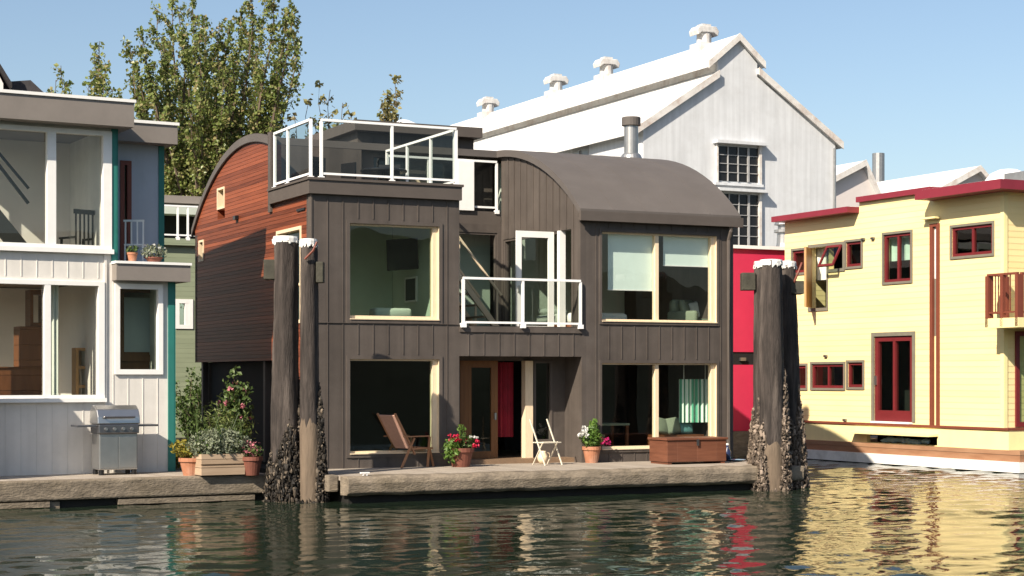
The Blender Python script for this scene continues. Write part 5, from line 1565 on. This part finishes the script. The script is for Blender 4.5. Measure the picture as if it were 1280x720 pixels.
# ================================================================== TREES
def tree(label, base, fork_z, tips, seed, leafm, twigs, per, size, spread=.55, trunk_r=.28, twig_len=1.3, lowfrac=.18, sparse_top=.0, name='tree'):
    """Upswept tree: leaders from the fork to each tip, twigs along the leaders, leaves round the twigs."""
    rng = random.Random(seed)
    base = Vector(base)
    t = thing(name, label, 'tree', tuple(base))
    tr = MB(); br = MB(); lf = MB()
    fork = Vector((0, 0, fork_z))
    tr.tube([(0, 0, -.3), (0, 0, fork_z * .5), fork, (0, 0, fork_z + 2.2)], [trunk_r * 1.25, trunk_r, trunk_r * .85, trunk_r * .4], 10)
    for tip in tips:
        tip = Vector(tip) - base
        out = Vector((tip.x, tip.y, 0))
        p0 = fork + Vector((0, 0, rng.uniform(-.6, 1.4)))
        p1 = p0 + out * .42 + Vector((0, 0, (tip.z - p0.z) * .24))
        p2 = p0 + out * .80 + Vector((0, 0, (tip.z - p0.z) * .60))
        pts = []
        for i in range(13):
            u = i / 12
            a = p0.lerp(p1, u); b = p1.lerp(p2, u); c = p2.lerp(tip, u)
            d = a.lerp(b, u); e = b.lerp(c, u)
            pts.append(d.lerp(e, u) + Vector((rng.gauss(0, .05), rng.gauss(0, .05), 0)))
        L = sum((pts[i + 1] - pts[i]).length for i in range(12))
        br.tube(pts, [max(.012, trunk_r * .38 * (1 - i / 12.5)) for i in range(13)], 5, False)
        nt = int(twigs * L / 8)
        for k in range(nt):
            u = lowfrac + (1.0 - lowfrac) * (k + rng.random()) / nt
            f = u * 12; i = min(11, int(f)); c = pts[i].lerp(pts[i + 1], f - i)
            ax = (pts[i + 1] - pts[i]).normalized()
            ln = twig_len * (1.15 - .75 * u) * rng.uniform(.6, 1.25)
            an = rng.uniform(0, 2 * pi)
            sd = Vector((cos(an), sin(an), rng.uniform(-.1, .5)))
            d = (ax * .75 + sd * .75).normalized()
            e = c + d * ln
            br.tube([c, c.lerp(e, .5) + Vector((0, 0, .04)), e], [.018, .011, .005], 4, False)
            bias = Vector((sd.x, sd.y, .35)) * .75
            m = max(3, int(per * (1 - sparse_top * u) * rng.uniform(.45, 1.35)))
            for _ in range(m):
                q = c.lerp(e, rng.uniform(.15, 1.08))
                s = spread * .36 * (1.1 - .6 * u)
                lf.leaf((q.x + rng.gauss(0, s), q.y + rng.gauss(0, s), q.z + rng.gauss(0, s)), size * rng.uniform(.6, 1.4), rng, .25, .78, bias)
    tr.build('trunk', 'bark', t, smooth=True)
    br.build('branches', 'bark', t)
    lf.build('crown', leafm, t, recalc=False)
    return t
rng = random.Random(101)
YT = 63.0
tips = []
for x, y in ((162, 52), (178, 40), (196, 12), (212, -12), (226, 14), (243, -4), (258, 22), (272, 30), (286, 34), (300, 10), (316, -8), (331, 4), (344, -2), (358, 14), (368, 12), (374, 46), (352, 60), (312, 40), (205, 55), (232, 48), (185, 88), (340, 105),
             (170, 120), (200, 110), (255, 75), (290, 85), (325, 90), (350, 120), (222, 100), (266, 110), (300, 130), (160, 160), (340, 150), (190, 150), (240, 140), (280, 160), (215, 170), (320, 170), (250, 40), (268, 60), (280, 95), (170, 85), (178, 140), (250, 120), (296, 60), (272, 150), (208, 140), (232, 175), (300, 175), (255, 180), (190, 185)):
    tips.append(at(x, y, YT + rng.uniform(-3.2, 3.2)))
b0 = at(262, 300, YT)
tree('large upswept leafy tree with yellow green foliage behind the white and grey houses', (b0.x, b0.y, GZ), 3.2, tips, 1, 'leaf_tree', 42, 54, .125, .40, .38, .85, .10, .35)
YS = 66.0
def sparse(label, pts, xb, seed, leafm, tw=16, per=9, size=.17, fork=5.0, tl=.8, Y=YS):
    r2 = random.Random(seed)
    b = at(xb, 300, Y)
    tree(label, (b.x, b.y, GZ), fork, [at(x, y, Y + r2.uniform(-.8, .8)) for x, y in pts], seed, leafm, tw, per, size, .5, .16, tl, .2)
sparse('slim young tree with a thin leafy top just right of the dark roof', [(76, 82), (68, 100), (84, 108), (72, 120)], 76, 5, 'leaf_tree', 24, 13)
sparse('slim young tree between the dark roof and the large tree', [(124, 52), (118, 75), (133, 84), (112, 104), (140, 112), (126, 96), (150, 118)], 126, 6, 'leaf_tree', 26, 17)
sparse('thin autumn tinted tree behind the left end of the roof deck', [(398, 106), (384, 130), (412, 112), (428, 128), (392, 150), (420, 150), (370, 145), (440, 142), (405, 165)], 402, 7, 'leaf_autumn', 16, 9, .18)
sparse('narrow pointed yellow tree behind the middle of the roof deck', [(495, 102), (488, 120), (480, 136), (492, 140), (474, 150), (484, 112)], 484, 8, 'leaf_autumn', 28, 17, .17, tl=.5)
sparse('low leafy tree behind the glass at the corner of the roof deck', [(402, 160), (420, 158), (440, 165), (385, 170), (455, 162)], 415, 9, 'leaf_tree', 20, 12, .18, Y=56.0)

# ================================================================== GROUND, WATER, SKY
mb = MB(); mb.add([(-1500, 54, GZ), (1500, 54, GZ), (1500, 3000, GZ), (-1500, 3000, GZ), (-1500, 54, -1.5), (1500, 54, -1.5)], [(0, 1, 2, 3), (4, 5, 1, 0)])
mb.v = [(x, (y + 6 if y == 54 else y), z) for x, y, z in mb.v]
g = mb.build('ground', 'ground_soil'); tag(g, 'low soil bank behind the floating houses', 'ground', kind='structure')


# wooded hills on the far shore of the lake, behind the viewer (seen in the window panes)
rng = random.Random(55)
vs = []; fs = []; n = 60
for i in range(n + 1):
    an = R(150 + 240 * i / n); rd = 620
    hgt = 58 + 22 * sin(i * .35) + 10 * sin(i * .9 + 1) + rng.uniform(-3, 3)
    vs += [(rd * cos(an), rd * sin(an), -1), ((rd + 120) * cos(an), (rd + 120) * sin(an), hgt * .6), ((rd + 320) * cos(an), (rd + 320) * sin(an), hgt), ((rd + 700) * cos(an), (rd + 700) * sin(an), -1)]
for i in range(n):
    for k in range(3): fs.append((i * 4 + k, i * 4 + 4 + k, i * 4 + 5 + k, i * 4 + 1 + k))
h_ = MB().add(vs, fs).build('hills', 'hill_wood'); tag(h_, 'dark wooded hills across the lake', 'hills', kind='structure')


def water_mat():
    m, nt, N, Lk, bs = nodes('water')
    bs.inputs['Base Color'].default_value = (.012, .020, .012, 1)
    bs.inputs['Roughness'].default_value = .05
    bs.inputs['Specular IOR Level'].default_value = .17
    bs.inputs['IOR'].default_value = 1.333
    tc = N.new('ShaderNodeTexCoord')
    prev = None
    for sx, sy, scl, dist, st, det in ((1.0, 1.0, 4.0, .007, 1, 2), (1.1, 1.0, 9.0, .0025, 1, 2)):
        mp = N.new('ShaderNodeMapping'); mp.inputs['Scale'].default_value = (sx, sy, 1); mp.inputs['Rotation'].default_value = (0, 0, .35)
        Lk.new(tc.outputs['Object'], mp.inputs['Vector'])
        nz = N.new('ShaderNodeTexNoise'); nz.inputs['Scale'].default_value = scl; nz.inputs['Detail'].default_value = det
        nz.inputs['Roughness'].default_value = .45; nz.inputs['Distortion'].default_value = .35
        Lk.new(mp.outputs[0], nz.inputs['Vector'])
        bp = N.new('ShaderNodeBump'); bp.inputs['Strength'].default_value = 1; bp.inputs['Distance'].default_value = dist
        cn = N.new('ShaderNodeTexNoise'); cn.inputs['Scale'].default_value = .11; cn.inputs['Detail'].default_value = 2
        Lk.new(tc.outputs['Object'], cn.inputs['Vector'])
        cm = N.new('ShaderNodeMapRange'); cm.inputs[1].default_value = .38; cm.inputs[2].default_value = .62; cm.inputs[3].default_value = .35; cm.inputs[4].default_value = 1.25
        Lk.new(cn.outputs['Fac'], cm.inputs[0]); Lk.new(cm.outputs[0], bp.inputs['Strength'])
        Lk.new(nz.outputs['Fac'], bp.inputs['Height'])
        if prev: Lk.new(prev.outputs[0], bp.inputs['Normal'])
        prev = bp
    Lk.new(prev.outputs[0], bs.inputs['Normal'])
    M['water'] = m
water_mat()
import numpy as np
def water_sheet():
    rs = np.random.RandomState(4)
    xs = np.arange(-17, 19.01, .12); ys = np.arange(18.0, 60.01, .11)
    X, Y = np.meshgrid(xs, ys)
    Z = np.zeros_like(X)
    n = 64
    for i in range(n):
        lam = .22 * (6.0 ** rs.rand())
        th = math.radians(115) + rs.normal(0, .75)
        kx, ky = 2 * pi / lam * cos(th), 2 * pi / lam * sin(th)
        slope = .062 * sqrt(2.0 / n) * (1.15 if lam < 1.0 else .85)
        Z += slope * lam / (2 * pi) * np.sin(kx * X + ky * Y + rs.rand() * 6.28)
    P = np.zeros_like(X)          # calmer and ruffled patches
    for i in range(7):
        lam = 7 + 12 * rs.rand(); th = rs.rand() * 6.28
        P += np.sin(2 * pi / lam * (cos(th) * X + sin(th) * Y * 1.6) + rs.rand() * 6.28) / 7 ** .5
    Z *= np.clip(.95 + .42 * P, .35, 1.6)
    edge = np.minimum(np.minimum(X - xs[0], xs[-1] - X), np.minimum(Y - ys[0], ys[-1] - Y))
    Z *= np.clip(edge / 1.0, 0, 1)
    nx, ny = len(xs), len(ys)
    v = np.stack([X.ravel(), Y.ravel(), Z.ravel()], 1)
    idx = np.arange(nx * ny).reshape(ny, nx)
    f = np.stack([idx[:-1, :-1].ravel(), idx[:-1, 1:].ravel(), idx[1:, 1:].ravel(), idx[1:, :-1].ravel()], 1)
    x0, x1, y0, y1 = xs[0], xs[-1], ys[0], ys[-1]
    V = v.tolist(); o = len(V)
    Bq = 1500
    V += [(-Bq, -Bq, 0), (Bq, -Bq, 0), (Bq, y0, 0), (x1, y0, 0), (x0, y0, 0), (-Bq, y0, 0), (-Bq, 62, 0), (x0, 62, 0), (x1, 62, 0), (Bq, 62, 0), (x0, y1, 0), (x1, y1, 0)]
    Fc = f.tolist() + [[o, o + 1, o + 2, o + 3, o + 4, o + 5], [o + 5, o + 4, o + 10, o + 7, o + 6], [o + 3, o + 2, o + 9, o + 8, o + 11], [o + 10, o + 11, o + 8, o + 7]]
    mb = MB(); mb.v = V; mb.f = Fc
    return mb.build('water', 'water', smooth=True, recalc=False)
w_ = water_sheet(); tag(w_, 'dark rippled lake water in front of the houses', 'water', kind='structure')

SUN_EL, PHI = 37.0, 60.5
r = R(PHI)
sxy = (sin(r) * FM.A[0] + cos(r) * FM.B[0], sin(r) * FM.A[1] + cos(r) * FM.B[1])   # light travels this way over the ground
e = R(SUN_EL)
sl = bpy.data.lights.new('sun', 'SUN'); sl.energy = 5.0; sl.angle = R(.53); sl.color = (1.0, .89, .74)
so = bpy.data.objects.new('sun', sl); C.objects.link(so)
dv = Vector((sxy[0] * cos(e), sxy[1] * cos(e), -sin(e)))
so.rotation_euler = dv.to_track_quat('-Z', 'Y').to_euler(); so.location = (-30, -40, 40)
wd = bpy.data.worlds.new('World'); sc.world = wd; wd.use_nodes = True
nt = wd.node_tree; bg = nt.nodes['Background']
sky = nt.nodes.new('ShaderNodeTexSky'); sky.sky_type = 'NISHITA'; sky.sun_disc = False
sky.sun_elevation = e; sky.sun_rotation = atan2(-sxy[0], -sxy[1]); sky.altitude = 0
sky.air_density = 1.0; sky.dust_density = 1.3; sky.ozone_density = 1.2
nt.links.new(sky.outputs[0], bg.inputs[0]); bg.inputs[1].default_value = .081

cam = bpy.data.cameras.new('camera'); co = bpy.data.objects.new('camera', cam); C.objects.link(co)
co.location = (0, 0, EYE); co.rotation_euler = (R(90), 0, 0)
cam.sensor_width = 36.0; cam.lens = FPX / 1280 * 36.0; cam.shift_y = (HYP - 360) / 1280.0
cam.clip_start = .1; cam.clip_end = 5000
sc.camera = co
sc.view_settings.view_transform = 'Standard'; sc.view_settings.look = 'None'
sc.view_settings.exposure = .80; sc.view_settings.gamma = 1.0
sc.view_settings.use_curve_mapping = False
sc.cycles.max_bounces = 8; sc.cycles.transparent_max_bounces = 16
